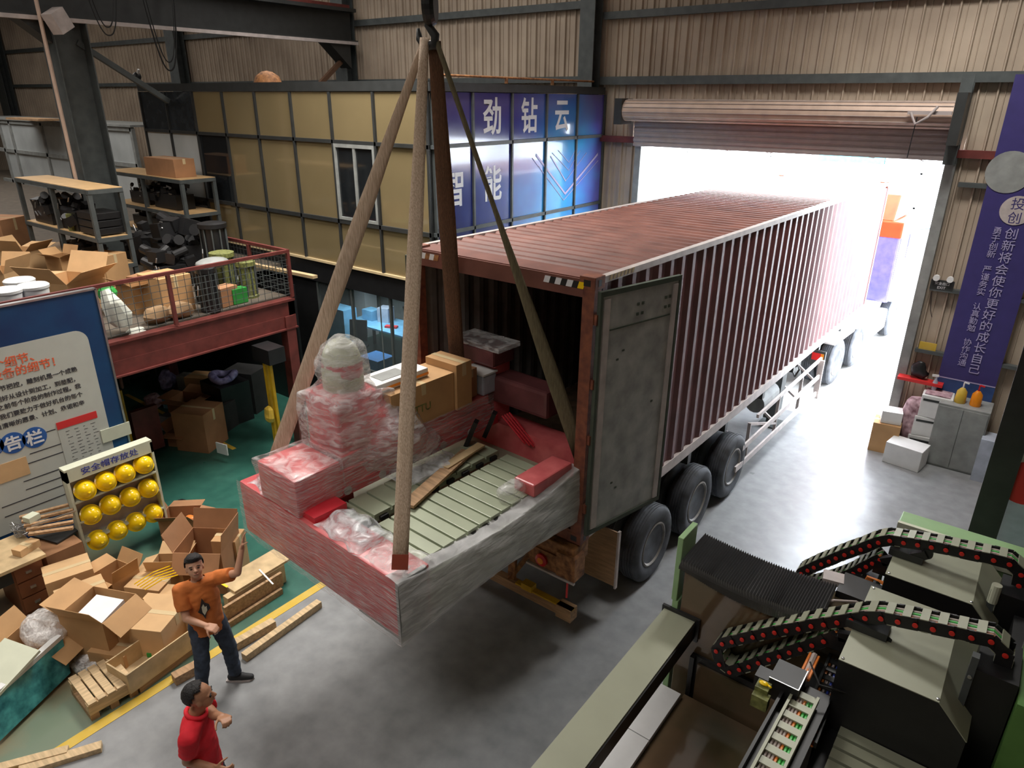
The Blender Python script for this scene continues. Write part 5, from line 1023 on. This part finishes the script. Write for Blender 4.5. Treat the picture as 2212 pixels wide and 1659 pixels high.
# cables and small parts between the chains
s = MB(); rd = random.Random(11); A_ = at(1885, 1245, y=.30)
for k in range(5): s.tube([A_+Vector((-.02*k, .1, -.25)), A_+Vector((-.01*k, .05, -.05)), A_+Vector((.05+.01*k, 0, -.02)), A_+Vector((.16, -.02, -.06-.01*k))], .010, 6)
dp(s, 'orange_hoses', 'cableo')
A_ = at(1850, 1288, z=2.02)
for k, m in enumerate(('cableg', 'cableb', 'cableg', 'cableb', 'cablew')): dp(MB().tube([A_+Vector((-.06+.03*k, .02, .02)), A_+Vector((-.02+.03*k, -.04, -.01)), A_+Vector((.05+.03*k, -.08, -.05))], .010, 6), 'loose_cable', m)
dp(MB().tube([A_+Vector((-.03, .05, .05)), A_+Vector((.14, -.02, .05))], .05, 14), 'connector_shell', 'cover'); dp(MB().cbox(at(1800, 1250, z=2.1), .16, .14, .05, .2), 'bright_block', 'rail')
dp(MB().tube([at(1775, 1305, z=2.1), at(1800, 1297, z=2.16), at(1850, 1300, z=2.14), at(1880, 1318, z=2.1)], .010, 6), 'grey_tube', 'cablew'); dp(MB().tube([at(1840, 1500, z=2.05), at(1770, 1480, z=2.08), at(1750, 1430, z=2.1)], .007, 6), 'thin_wire', 'black')
s = MB(); a, b = at(1760, 1415, z=2.0), at(1735, 1470, z=2.0)
for k in (-1, 0, 1): s.tube([a+Vector((.03*k, 0, 0)), b+Vector((.03*k, 0, .02))], .010, 6)
dp(s, 'wiring_bundle', 'cableo'); dp(MB().tube([a, b], .022, 8), 'foam_tube', 'cablew')
# louvred panel and right hand columns
t0, t1 = at(1812, 1580, z=1.75), at(2010, 1680, z=1.75); s = MB(); s2 = MB()
for k in range(6): o = Vector((0, -.11*k, -.0)); s.bar(t0+o, t1+o+Vector((.6, 0, 0)), .085, .03); 
dp(s, 'louvre_slats', 'cover'); dp(MB().box(t0.x-.1, 7.0, t0.y-.75, t0.y+.05, 1.2, 1.70), 'louvre_body', 'black')
a = at(2150, 1450, y=-.80)
dp(MB().box(a.x-.10, a.x+.13, -.86, -.45, 1.0, a.z), 'column', 'black'); dp(MB().box(a.x-.14, a.x-.10, -.88, -.82, 1.0, a.z+.1), 'column_rail', 'steel')
s = MB()
for k in range(4): s.lathe([(.012, 0), (.012, .012)], Matrix.Translation((a.x-.12, -.885, a.z-.05-.28*k)) @ Matrix.Rotation(PI/2, 4, 'X'), 10)
dp(s, 'column_bolts', 'metal')
dp(MB().box(a.x+.14, 7.4, -.95, -.30, 1.0, a.z-.06), 'green_housing', 'green2'); dp(MB().box(a.x+.14, 7.4, -.30, -.24, 1.9, a.z-.02).box(a.x+.14, 7.4, -.36, -.33, a.z-.06, a.z-.04), 'housing_rail', 'metal')
b = at(2195, 1285, y=Y1-.05); dp(MB().box(b.x-.10, b.x+.25, Y1-.1, Y1+.2, 1.2, b.z), 'column', 'black'); dp(MB().box(b.x-.16, b.x-.11, Y1-.12, Y1-.05, 1.2, b.z+.02), 'column_rail', 'steel'); dp(MB().tube([(b.x-.13, Y1-.1, b.z-.1), (b.x-.13, Y1-.1, b.z+.06)], .035, 12), 'sensor', 'cream')
dp(MB().box(b.x+.02, 7.4, -.15, .25, 1.2, b.z-.1).box(b.x+.1, 7.4, -.5, -.2, 1.2, 2.5), 'rear_housing', 'black')
# long beam towards the camera and foam boxes under it
tb = thing('table_beam', 'long grey topped black beam running to the lower centre', 'beam', (3.83, -2.5, 1.5))
MB().box(3.69, 3.98, -5.0, -.60, 1.61, 1.63).build('top_plate', 'cover', tb); MB().box(3.70, 3.99, -5.0, -.60, 1.45, 1.608).build('beam_body', 'black', tb); MB().box(3.67, 4.02, -.60, -.57, 1.42, 1.66).build('end_cap', 'black', tb)
MB().box(3.78, 3.9, -4.9, -4.78, 0, 1.45).build('support_legs', 'black', tb)
for k in range(4):
    y1_ = -.72-k*.62; t = thing('foam_box', 'cream foam box under the grey beam, %s from the machine' % ('nearest', 'second', 'third', 'fourth')[k], 'box', (3.7, y1_-.3, 0), 0, 'cream boxes in a row under the beam')
    MB().box(3.43, 3.97, y1_-.6, y1_, 0, .84).build('body', 'cream', t); MB().box(3.42, 3.98, y1_-.605, y1_+.005, .84, .90).build('lid', 'tape' if k > 2 else 'carton2' if False else 'outw', t)
# ================================================================ right hand wall
t = thing('glass_partition', 'dark framed glass partition at the right edge', 'partition', (6, 2.2, 0)); YG = 2.2; a = at(2090, 1150, y=YG)
MB().box(a.x, a.x+.24, YG-.06, YG+.10, 0, 9.0).build('post', 'dark', t); z = at(2200, 948, y=YG).z; MB().box(a.x+.24, 9.8, YG-.04, YG+.06, z-.06, z+.06).build('transom', 'dark', t)
MB().box(a.x+.24, 9.8, YG, YG+.01, 0.05, 9).build('glass_pane', glass('side_glass', (.1, .3, .25), .25), t)
c = at(2215, 1045, y=YG-.02); MB().lathe([(.13, 0), (.22, 0), (.22, .004), (.13, .004)], Matrix.Translation(c) @ Matrix.Rotation(PI/2, 4, 'X'), 30).build('red_ring_mark', 'redp', t)
p = at(2200, 890, y=YG-.02); MB().box(p.x-.03, p.x+.3, YG-.02, YG-.012, p.z-.25, p.z+.28).build('blue_poster', 'bluel', t)
YBN = 8.02
t = thing('wall_banner', 'tall indigo banner with two columns of white Chinese writing', 'banner', (4.95, YBN, 1.15)); q0, q1 = at(2172, 165, y=YBN), at(2040, 830, y=YBN); xl = (q0.x+q1.x)/2; wb = .84
MB().box(xl, xl+wb, YBN, YBN+.02, 1.1, 6.2).build('cloth', 'banner', t); MB().box(xl, xl+wb, YBN-.004, YBN-.001, 1.1, 1.42).build('blue_foot', 'bannerblue', t); MB().box(xl, xl+wb, YBN-.008, YBN-.005, 1.41, 1.43).build('foot_line', 'inkp', t)
FB = lambda x, z: frame((x, YBN-.01, z), (1, 0, 0), (0, 0, 1))
za, zb = at(2183, 505, y=YBN).z, at(2110, 795, y=YBN).z; s1 = (za-zb)/11/1.1
text('创新将会使你更好的成长自己', s1, FB(at(2145, 650, y=YBN).x, za-s1*.35), 'inkp', t, vert=True, gap=1.02)
za, zb = at(2155, 500, y=YBN).z, at(2078, 785, y=YBN).z; s2 = (za-zb)/18/1.1
text('勇于创新 严谨务实 认真勤勉 协作沟通', s2*1.12, FB(at(2116, 643, y=YBN).x, za-s2*.3), 'inkp', t, vert=True, gap=.98)
for px, py, r_, m in ((2180, 372, .31, 'cabg'), (2196, 455, .22, 'rail')):
    c = at(px, py, y=YBN); MB().lathe([(r_, 0), (r_, .006)], Matrix.Translation((min(c.x, xl+wb-r_*.6), YBN-.004, c.z)) @ Matrix.Rotation(PI/2, 4, 'X'), 32).build('round_emblem', m, t)
c = at(2196, 455, y=YBN); text('投创', .19, FB(min(c.x, xl+wb-.14), c.z+.03), 'banner', t, vert=True)
c = at(2205, 255, y=YBN); text('JINGZUAN', .10, FB(xl+.55, c.z), 'inkw', t); text('劲', .16, FB(xl+.5, c.z-.17), 'inkw', t)
def wallp(px, py, y=8.1): return at(px, py, y=y)
t = thing('exit_sign', 'small dark EXIT sign with twin lamps on the wall right of the door', 'sign', wallp(2035, 616, 8.05)); c = t.location
MB().cbox(c, .34, .05, .16).build('plate', 'dark', t); text('安全出口', .055, frame((c.x, c.y-.03, c.z+.01), (1, 0, 0), (0, 0, 1)), 'inkw', t); text('EXIT', .06, frame((c.x, c.y-.03, c.z-.06), (1, 0, 0), (0, 0, 1)), 'inkw', t)
MB().tube([c+Vector((-.1, -.02, .12)), c+Vector((-.1, -.08, .12))], .05, 14).tube([c+Vector((.1, -.02, .12)), c+Vector((.1, -.08, .12))], .05, 14).build('lamp_heads', 'white', t)
tag(MB().tube([wallp(2012, 630, 8.05), wallp(2010, 670, 8.05), wallp(2013, 685, 8.05)], .006, 5).build('sign_cable', 'black'), 'thin cable dangling from the EXIT sign', 'cable')
single(MB().cbox(wallp(2003, 752, 8.07), .26, .02, .2), 'yellow_notice', 'yline', 'small yellow notice on the wall left of the banner', 'notice')
single(MB().cbox(wallp(1988, 822, 7.95), .7, .2, .05), 'red_wall_shelf', 'redp', 'narrow red shelf on the wall below the yellow notice', 'shelf')
c = wallp(1985, 800, 7.95); single(MB().ball(c, .13, .06, .16, 10).jitter(.06, 9), 'black_cloth', 'black', 'black bundle standing on the red wall shelf', 'bundle', smooth=True)
def atbox(name, px, py, w, h, d, rz, m, lab, cat, z=0, bev=.01):
    p = at(px, py, z=z); D = dep(p); t = thing(name, lab, cat, p, rz); sx = w*D/FPX; sz = h*D/FPX*1.03; MB().box(-sx/2, sx/2, -d/2, d/2, 0, sz, bev=bev).build('body', m, t, world=False); return t, sx, sz, d
cb, sx, sz, d = atbox('metal_cabinet', 2052, 1000, 92, 138, .55, .0, 'cabg', 'grey metal cabinet under the banner', 'cabinet')
MB().box(-sx/2+.02, -.005, -d/2-.015, -d/2, .04, sz-.04).build('door', 'cabg', cb, world=False); MB().box(.005, sx/2-.02, -d/2-.015, -d/2, .04, sz-.04).build('door', 'cabg', cb, world=False)
top = cb.location+Vector((0, 0, sz))
for i, (dx, m, lab) in enumerate(((-.10, 'yline', 'yellow pump bottle on the grey cabinet'), (.12, 'lampo', 'orange pump bottle on the grey cabinet'))):
    t = thing('pump_bottle', lab, 'bottle', top+Vector((dx, -.05, .0)), 0, 'pump bottles on the cabinet'); MB().lathe([(.08, 0), (.085, .02), (.075, .2), (.03, .26)], n=18).build('body', m, t, world=False, smooth=40); MB().tube([(0, 0, .255), (0, 0, .36)], .012).bar((0, 0, .36), (.07, 0, .35), .03, .02).build('pump', 'lampr' if i else 'white', t, world=False)
t1, *_ = atbox('white_printer', 1952, 1000, 72, 46, .42, -.15, 'white', 'wide white machine case on the floor before the cabinet', 'case'); 
z1 = _[1]
def pile(name, dx, dy, w, d, h, z, rz, m, lab, cat, base):
    t = thing(name, lab, cat, base+Vector((dx, dy, z)), rz); MB().box(-w/2, w/2, -d/2, d/2, 0, h, bev=.015).build('body', m, t, world=False); MB().box(-w/2+.03, w/2-.03, -d/2-.004, -d/2, h*.75, h*.85).build('slot', 'dark', t, world=False); return t
B = at(1985, 985, z=0)
b1_ = pile('white_case', 0, .1, .50, .42, .42, 0, .1, 'white', 'bottom white case in the pile of three by the cabinet', 'case', B); pile('white_case', 0, .1, .46, .40, .36, .42, .15, 'white', 'middle white case in the pile of three by the cabinet', 'case', B); pile('white_case', .05, .1, .46, .40, .40, .78, .05, 'white', 'top white case of the pile with a pink lid', 'case', B)
single(MB().box(B.x-.14, B.x+.24, B.y-.06, B.y+.26, 1.185, 1.20), 'pink_sheet', 'pinkbag', 'pink sheet lying on the top white case', 'sheet')
t = thing('spray_bottle', 'clear spray bottle on the top white case', 'bottle', (B.x-.05, B.y+.2, 1.20)); MB().lathe([(.04, 0), (.04, .14), (.015, .2), (.015, .24)], n=14).build('body', 'clearp', t, world=False, smooth=40); MB().bar((.03, 0, .26), (-.07, 0, .25), .03, .035).build('trigger', 'white', t, world=False)
pxbox(1905, 968, 52, 62, .42, .1, 'carton', 'brown carton with a white label by the bright doorway', z=0)
c = at(1905, 968, z=0); D = dep(c); zt_ = 62*D/FPX*1.05; single(MB().cbox(c+Vector((.03, .0, zt_+.12)), .32, .3, .22, .2), 'white_tub', 'white', 'small white tub on top of the brown carton by the doorway', 'tub')
single(MB().ball(c+Vector((.35, .15, .55)), .2, .2, .55, 12).jitter(.07, 6), 'pink_bag', 'pinkbag', 'crumpled pink bag between the carton and the white cases', 'bag', smooth=True)
single(MB().box(5.55, 5.75, 7.3, 7.7, 0, .75), 'blue_trimmed_crate', 'clearp', 'pale blue crate right of the grey cabinet', 'crate')
# pipe and conduit on the right wall
single(MB().tube([(5.45, 8.07, 0), (5.45, 8.07, 6.1)], .05, 10), 'wall_conduit', 'rail', 'pale conduit pipe right of the banner', 'pipe')
# ================================================================ people
def capsule(s, a, b, ra, rb=None, n=14):
    rb = ra if rb is None else rb; a, b = Vector(a), Vector(b); s.tube([a, b], [ra, rb], n); s.ball(a, ra, n=n); s.ball(b, rb, n=n)
def remesh(s, vox, it=3):
    me = bpy.data.meshes.new('b'); s.bm.to_mesh(me); s.bm.free(); o = bpy.data.objects.new('b', me); COL.objects.link(o)
    m1 = o.modifiers.new('r', 'REMESH'); m1.mode = 'VOXEL'; m1.voxel_size = vox
    if it: m2 = o.modifiers.new('s', 'SMOOTH'); m2.iterations = it; m2.factor = .5
    bpy.context.view_layer.update(); r = bpy.data.meshes.new_from_object(o.evaluated_get(bpy.context.evaluated_depsgraph_get())); bpy.data.objects.remove(o); bpy.data.meshes.remove(me); return r
def hand(s, wrist, d, palm, side, curl=.5):
    """palm with four fingers and a thumb; d: pointing direction, palm: palm normal, side: towards the thumb"""
    d = Vector(d).normalized(); pn = Vector(palm); pn = (pn-d*pn.dot(d)).normalized(); sd = Vector(side); sd = (sd-d*sd.dot(d)-pn*sd.dot(pn)).normalized(); w = Vector(wrist)
    for k in range(5): capsule(s, w+sd*(.026-.013*k), w+d*.075+sd*(.030-.0175*k+.002), .014, .013, 8)
    for k, L in enumerate((.068, .078, .072, .056)):
        p = w+d*.085+sd*(.030-.020*k); q = d
        for j, f in enumerate((.45, .32, .23)):
            a = curl*(j+.6)*.8; q = (d*math.cos(a)+pn*math.sin(a)); e = p+q*L*f; capsule(s, p, e, .0095-.001*j, .0088-.001*j, 8); p = e
    p = w+d*.02+sd*.028
    for j, f in enumerate((.038, .032, .024)): q = (d*.62+sd*(.72-.3*j)+pn*(.35+.3*j)).normalized(); e = p+q*f; capsule(s, p, e, .0125-.0015*j, .0115-.0015*j, 8); p = e
def person(name, lab, base, f, J, skin, shirt, hgt, hf, hup, hair_kind, polo=False):
    t = thing(name, lab, 'person', base); f = Vector(f).normalized(); l = Vector((-f.y, f.x, 0)); U = Vector((0, 0, 1)); B = Vector(base)
    pel, ch, nk = J['pelvis'], J['chest'], J['neck']; hd = J['head']; hf = Vector(hf).normalized(); hu = Vector(hup); hu = (hu-hf*hu.dot(hf)).normalized(); hl = hu.cross(hf)
    H = lambda a, b, c: hd+hf*a+hl*b+hu*c
    rot = Matrix(((hf.x, hl.x, hu.x, 0), (hf.y, hl.y, hu.y, 0), (hf.z, hl.z, hu.z, 0), (0, 0, 0, 1))); tor = Matrix(((f.x, l.x, 0, 0), (f.y, l.y, 0, 0), (0, 0, 1, 0), (0, 0, 0, 1)))
    s = MB()
    # trunk
    s.ball(pel, .10, .145, .12, 16, tor); s.ball(ch, .105, .155, .17, 16, tor); s.ball((pel+ch)/2, .095, .135, .17, 16, tor); capsule(s, ch+U*.12, nk, .075, .055); capsule(s, nk-U*.02, hd-hu*.05, .052, .05)
    capsule(s, J['shL'], J['shR'], .055)
    for sd in 'LR':
        capsule(s, J['sh'+sd], J['el'+sd], .050, .038); capsule(s, J['el'+sd], J['wr'+sd], .038, .026)
        hp, kn, an = J['hip'+sd], J['kn'+sd], J['an'+sd]; capsule(s, hp, kn, .082, .055); capsule(s, kn, kn.lerp(an, .4), .052, .050); capsule(s, kn.lerp(an, .4), an, .050, .035); fd = J.get('ft'+sd, f).normalized(); capsule(s, an-U*.03, an-U*.04+fd*.10, .034, .026)
        hand(s, J['wr'+sd], J['hd'+sd], J['pn'+sd], J['th'+sd], J.get('curl'+sd, .6))
    # head: skull, face, jaw, nose, ears
    s.ball(H(-.012, 0, .030), .098, .078, .092, 18, rot); s.ball(H(.022, 0, -.02), .068, .066, .085, 18, rot); s.ball(H(.040, 0, -.068), .040, .042, .032, 14, rot); s.ball(H(.005, 0, -.045), .065, .060, .055, 14, rot)
    capsule(s, H(.086, 0, .010), H(.106, 0, -.020), .009, .013, 8); s.ball(H(.100, .012, -.024), .010, .008, .008, 8, rot); s.ball(H(.100, -.012, -.024), .010, .008, .008, 8, rot)
    for k in (-1, 1):
        s.ball(H(-.002, k*.076, -.010), .018, .009, .031, 10, rot); capsule(s, H(.080, k*.018, .024), H(.070, k*.048, .022), .010, .009, 8)
    s.ball(H(.083, 0, -.050), .012, .024, .010, 10, rot)
    me = remesh(s, .0065, 3); body = meshpart(me, 'body', skin, t, world=True)
    # eyes, brows, mouth
    for k in (-1, 1):
        MB().ball(H(.079, k*.031, .003), .009, .014, .0065, 10, rot).build('eye', 'eye', t, smooth=True); MB().ball(H(.084, k*.033, .026), .006, .021, .004, 8, rot).build('eyebrow', 'hair', t, smooth=True)
    MB().ball(H(.0925, 0, -.052), .006, .023, .0035, 10, rot).build('mouth', 'lip', t, smooth=True)
    # hair cap
    s = MB(); s.ball(H(-.016, 0, .040), .107, .087, .099, 30, rot)
    if hair_kind == 'full': s.ball(H(.045, .01, .095), .050, .066, .035, 14, rot)
    bmesh.ops.subdivide_edges(s.bm, edges=s.bm.edges[:], cuts=1)
    dl = []
    for v in s.bm.verts:
        q = v.co-hd; a, b, c = q.dot(hf), q.dot(hl), q.dot(hu)
        lim = (.055 if a > .02 else .055-(.02-a)*1.35) if hair_kind == 'full' else (.085 if a > .0 else .075-(0-a)*1.6)
        if hair_kind == 'thin' and a > .045-.0: dl.append(v); continue
        if c < max(lim, -.065)+.006*noise.noise(v.co*60): dl.append(v)
        else: v.co += noise.noise_vector(v.co*45)*.004
    bmesh.ops.delete(s.bm, geom=dl, context='VERTS'); s.build('hair', 'hair', t, smooth=True, recalc=False, thick=.006)
    # shirt
    s = MB(); low = pel-U*.03
    s.ball(ch, .125, .170, .20, 18, tor); s.ball((low+ch)/2, .116, .152, .22, 18, tor)
    rings = [(low-U*.08, .128, .168), (low+U*.1, .124, .162), (ch, .128, .172)]
    for (c0, a0, b0), (c1, a1, b1) in zip(rings, rings[1:]):
        R0 = []; R1 = []
        for i in range(24): th = 2*PI*i/24; R0.append(s.bm.verts.new(c0+f*a0*math.cos(th)+l*b0*math.sin(th))); R1.append(s.bm.verts.new(c1+f*a1*math.cos(th)+l*b1*math.sin(th)))
        for i in range(24): s.bm.faces.new((R0[i], R0[(i+1) % 24], R1[(i+1) % 24], R1[i]))
        s.bm.faces.new(R0[::-1]); s.bm.faces.new(R1)
    capsule(s, J['shL'], J['shR'], .076); capsule(s, ch+U*.10, nk-U*.045, .10, .074)
    for sd in 'LR': e = J['sh'+sd].lerp(J['el'+sd], J.get('slv', .72)); s.tube([J['sh'+sd], e], [.078, .074], 16); s.ball(J['sh'+sd], .078, n=14)
    me = remesh(s, .009, 4)
    bmx = bmesh.new(); bmx.from_mesh(me)
    for v in bmx.verts: v.co += noise.noise_vector(v.co*9)*.010+noise.noise_vector(v.co*Vector((16, 16, 26)))*.005
    dl = [v for v in bmx.verts if v.co.z < low.z-.075 or (v.co-nk).length < .068]; bmesh.ops.delete(bmx, geom=dl, context='VERTS'); bmx.to_mesh(me); bmx.free()
    sh = meshpart(me, 'shirt', shirt, t, world=True)
    if polo: MB().tube([nk+f*.075*math.cos(a)+l*.072*math.sin(a)+U*(-.012-.02*math.cos(a)) for a in [i*PI/10 for i in range(21)]], .017, 8, cap=False).build('collar', shirt, t, smooth=True)
    # trousers
    s = MB(); s.ball(pel-U*.02, .118, .158, .13, 18, tor)
    for sd in 'LR':
        hp, kn, an = J['hip'+sd], J['kn'+sd], J['an'+sd]; capsule(s, hp, kn, .098, .076); s.tube([kn, kn.lerp(an, .5), an+U*.02], [.076, .070, .066], 16)
    me = remesh(s, .009, 3)
    for v in me.vertices: v.co += noise.noise_vector(v.co*11)*.008+noise.noise_vector(v.co*Vector((14, 14, 30)))*.005
    meshpart(me, 'trousers', 'jean', t, world=True)
    for sd in 'LR':
        an = J['an'+sd]; g = Vector((an.x, an.y, 0)); d = J.get('ft'+sd, f); d = Vector((d.x, d.y, 0)).normalized(); s = MB(); capsule(s, g+U*.045-d*.05, g+U*.045+d*.06, .042, .043); capsule(s, g+U*.040+d*.06, g+U*.032+d*.155, .043, .034); s.ball(g+U*.07, .048, n=14)
        me = remesh(s, .007, 3)
        for v in me.vertices: v.co.z = max(v.co.z, .012)
        meshpart(me, 'shoe', 'shoe', t, world=True)
        w_ = d.cross(U); MB().prism([g-d*.10+w_*.035, g+d*.06+w_*.048, g+d*.15+w_*.045, g+d*.19, g+d*.15-w_*.045, g+d*.06-w_*.045, g-d*.10-w_*.035], (0, 0, .018)).build('sole', 'rail', t)
    return t
V = Vector
def reach(c, r, px, py):
    """the joint seen at a pixel that lies a limb's length r from the joint c"""
    d = (at(px, py, z=0)-CAM).normalized(); m = CAM+d*(c-CAM).dot(d); h = (m-c).length
    return c+(m-c).normalized()*r if h >= r else m-d*math.sqrt(r*r-h*h)
# man in orange
base = V((-.24, -2.79, 0)); f = V((.90, -.42, 0)).normalized(); l = V((-f.y, f.x, 0))
pel = base+V((0, 0, .90)); ch = pel+V((-.01, 0, .30)); nk = ch+V((-.02, -.0, .22)); hd = nk+f*.03+V((0, 0, .135))
shL = ch+l*.17+V((0, 0, .16)); shR = ch-l*.17+V((0, 0, .13))
elL = at(502, 1240, z=1.44); elL = shL+(elL-shL).normalized()*.27; wrL = at(519, 1203, z=1.60); wrL = elL+(wrL-elL).normalized()*.25
elR = at(404, 1345, z=1.06); elR = shR+(elR-shR).normalized()*.28; wrR = at(458, 1356, z=1.07); wrR = elR+(wrR-elR).normalized()*.25
J = dict(pelvis=pel, chest=ch, neck=nk, head=hd, shL=shL, shR=shR, elL=elL, elR=elR, wrL=wrL, wrR=wrR, hipL=pel+l*.085-V((0, 0, .03)), hipR=pel-l*.085-V((0, 0, .03)), knL=V((-.19, -2.64, .48)), knR=V((-.24, -2.91, .48)), anL=V((-.20, -2.62, .08)), anR=V((-.27, -2.97, .08)),
    hdL=(wrL-elL)+V((.02, 0, .10)), pnL=V((.5, .6, 0)), thL=-l, hdR=(wrR-elR), pnR=-f*.3-V((0, 0, 1)), thR=f+V((0, 0, .3)), curlL=.25, curlR=1.3, ftL=V((.75, .65, 0)), ftR=f)
m1 = person('person', 'man in orange T-shirt and dark jeans reaching up to the machine corner', base, f, J, 'skin', 'orange', 1.65, (CAM-hd).normalized()*.75+f*.5+V((0, 0, .05)), (0, 0, 1), 'full')
c = ch+f*.137-V((0, 0, .06))-l*.0
pr = [c+l*a+V((0, 0, b)) for a, b in ((-.035, .01), (-.02, .06), (.0, .13), (.02, .07), (.055, .04), (.06, -.01), (.02, -.05), (.0, -.12), (-.02, -.06), (-.055, -.02))]
MB().prism(pr, f*.006).build('shirt_print', 'black', m1)
c2 = c+f*.007; MB().prism([c2+l*a+V((0, 0, b)) for a, b in ((-.015, .03), (.005, .06), (.015, .02), (.03, .03), (.03, -.02), (.0, -.07), (-.015, -.03))], f*.004).build('shirt_print_light', 'cream', m1)
# man in red
base = V((1.29, -3.70, 0)); f = V((.66, .75, 0)).normalized(); l = V((-f.y, f.x, 0))
pel = base+V((-.02, -.0, .92)); ch = pel+V((.0, 0, .31)); nk = ch+f*.03+V((0, 0, .23)); hd = nk+f*.045+V((0, 0, .13))
shL = ch+l*.18+V((0, 0, .15)); shR = ch-l*.18+V((0, 0, .14))
elL = reach(shL, .27, 464, 1545); wrL = reach(elL, .24, 480, 1548)
elR = at(405, 1634, z=1.16); elR = shR+(elR-shR).normalized()*.28; wrR = at(500, 1668, z=1.12); wrR = elR+(wrR-elR).normalized()*.26
J = dict(pelvis=pel, chest=ch, neck=nk, head=hd, shL=shL, shR=shR, elL=elL, elR=elR, wrL=wrL, wrR=wrR, hipL=pel+l*.09-V((0, 0, .03)), hipR=pel-l*.09-V((0, 0, .03)), knL=pel+l*.10+f*.06-V((0, 0, .44)), knR=pel-l*.10+f*.01-V((0, 0, .44)), anL=V((base.x, base.y, .08))+l*.12+f*.05, anR=V((base.x, base.y, .08))-l*.12,
    hdL=(wrL-elL)-V((0, 0, .05)), pnL=-V((0, 0, 1))-l*.4, thL=-l+V((0, 0, .2)), hdR=wrR-elR, pnR=l, thR=V((0, 0, 1)), curlL=1.2, curlR=.9, slv=.62)
person('person', 'man in red polo shirt seen from behind at the bottom', base, f, J, 'skin2', 'redshirt', 1.68, f*1.0+V((0, 0, .1))+l*.1, (0, 0, 1), 'thin', True)
# ================================================================ repeats share a group
for o in list(COL.objects):
    if o.parent or 'category' not in o.keys() or 'group' in o.keys(): continue
    n = o.name.split('.')[0]; z = o.location.z
    g = {'steel_column': 'steel columns along the back wall', 'festoon_cable': 'cable loops hanging from the crane beam', 'machine_parts': 'heaps of black machine parts', 'motor_column': 'motors standing behind the mesh', 'shelving_unit': 'shelving units on the platform',
         'timber_beam': 'timbers lying on the floor', 'white_case': 'white cases in a pile', 'brace': 'diagonal braces of the crane beam', 'brown_sack': 'brown sacks behind the mesh', 'bubble_wrap': 'bubble wrap at the lower left', 'dark_toolbox': 'dark boxes under the platform', 'yellow_tag': 'yellow tags on the switch boxes', 'office_chair': 'office chairs behind the glass'}.get(n)
    if n == 'carton': g = 'cartons on the storage platform' if z > 2.7 and o.location.x < -3 else 'cartons on the gantry beam' if z > 2 else 'cartons under the platform' if o.location.x < -4.6 else 'cartons by the doorway' if o.location.x > 3 else 'cartons on the green floor'
    if g: o['group'] = g
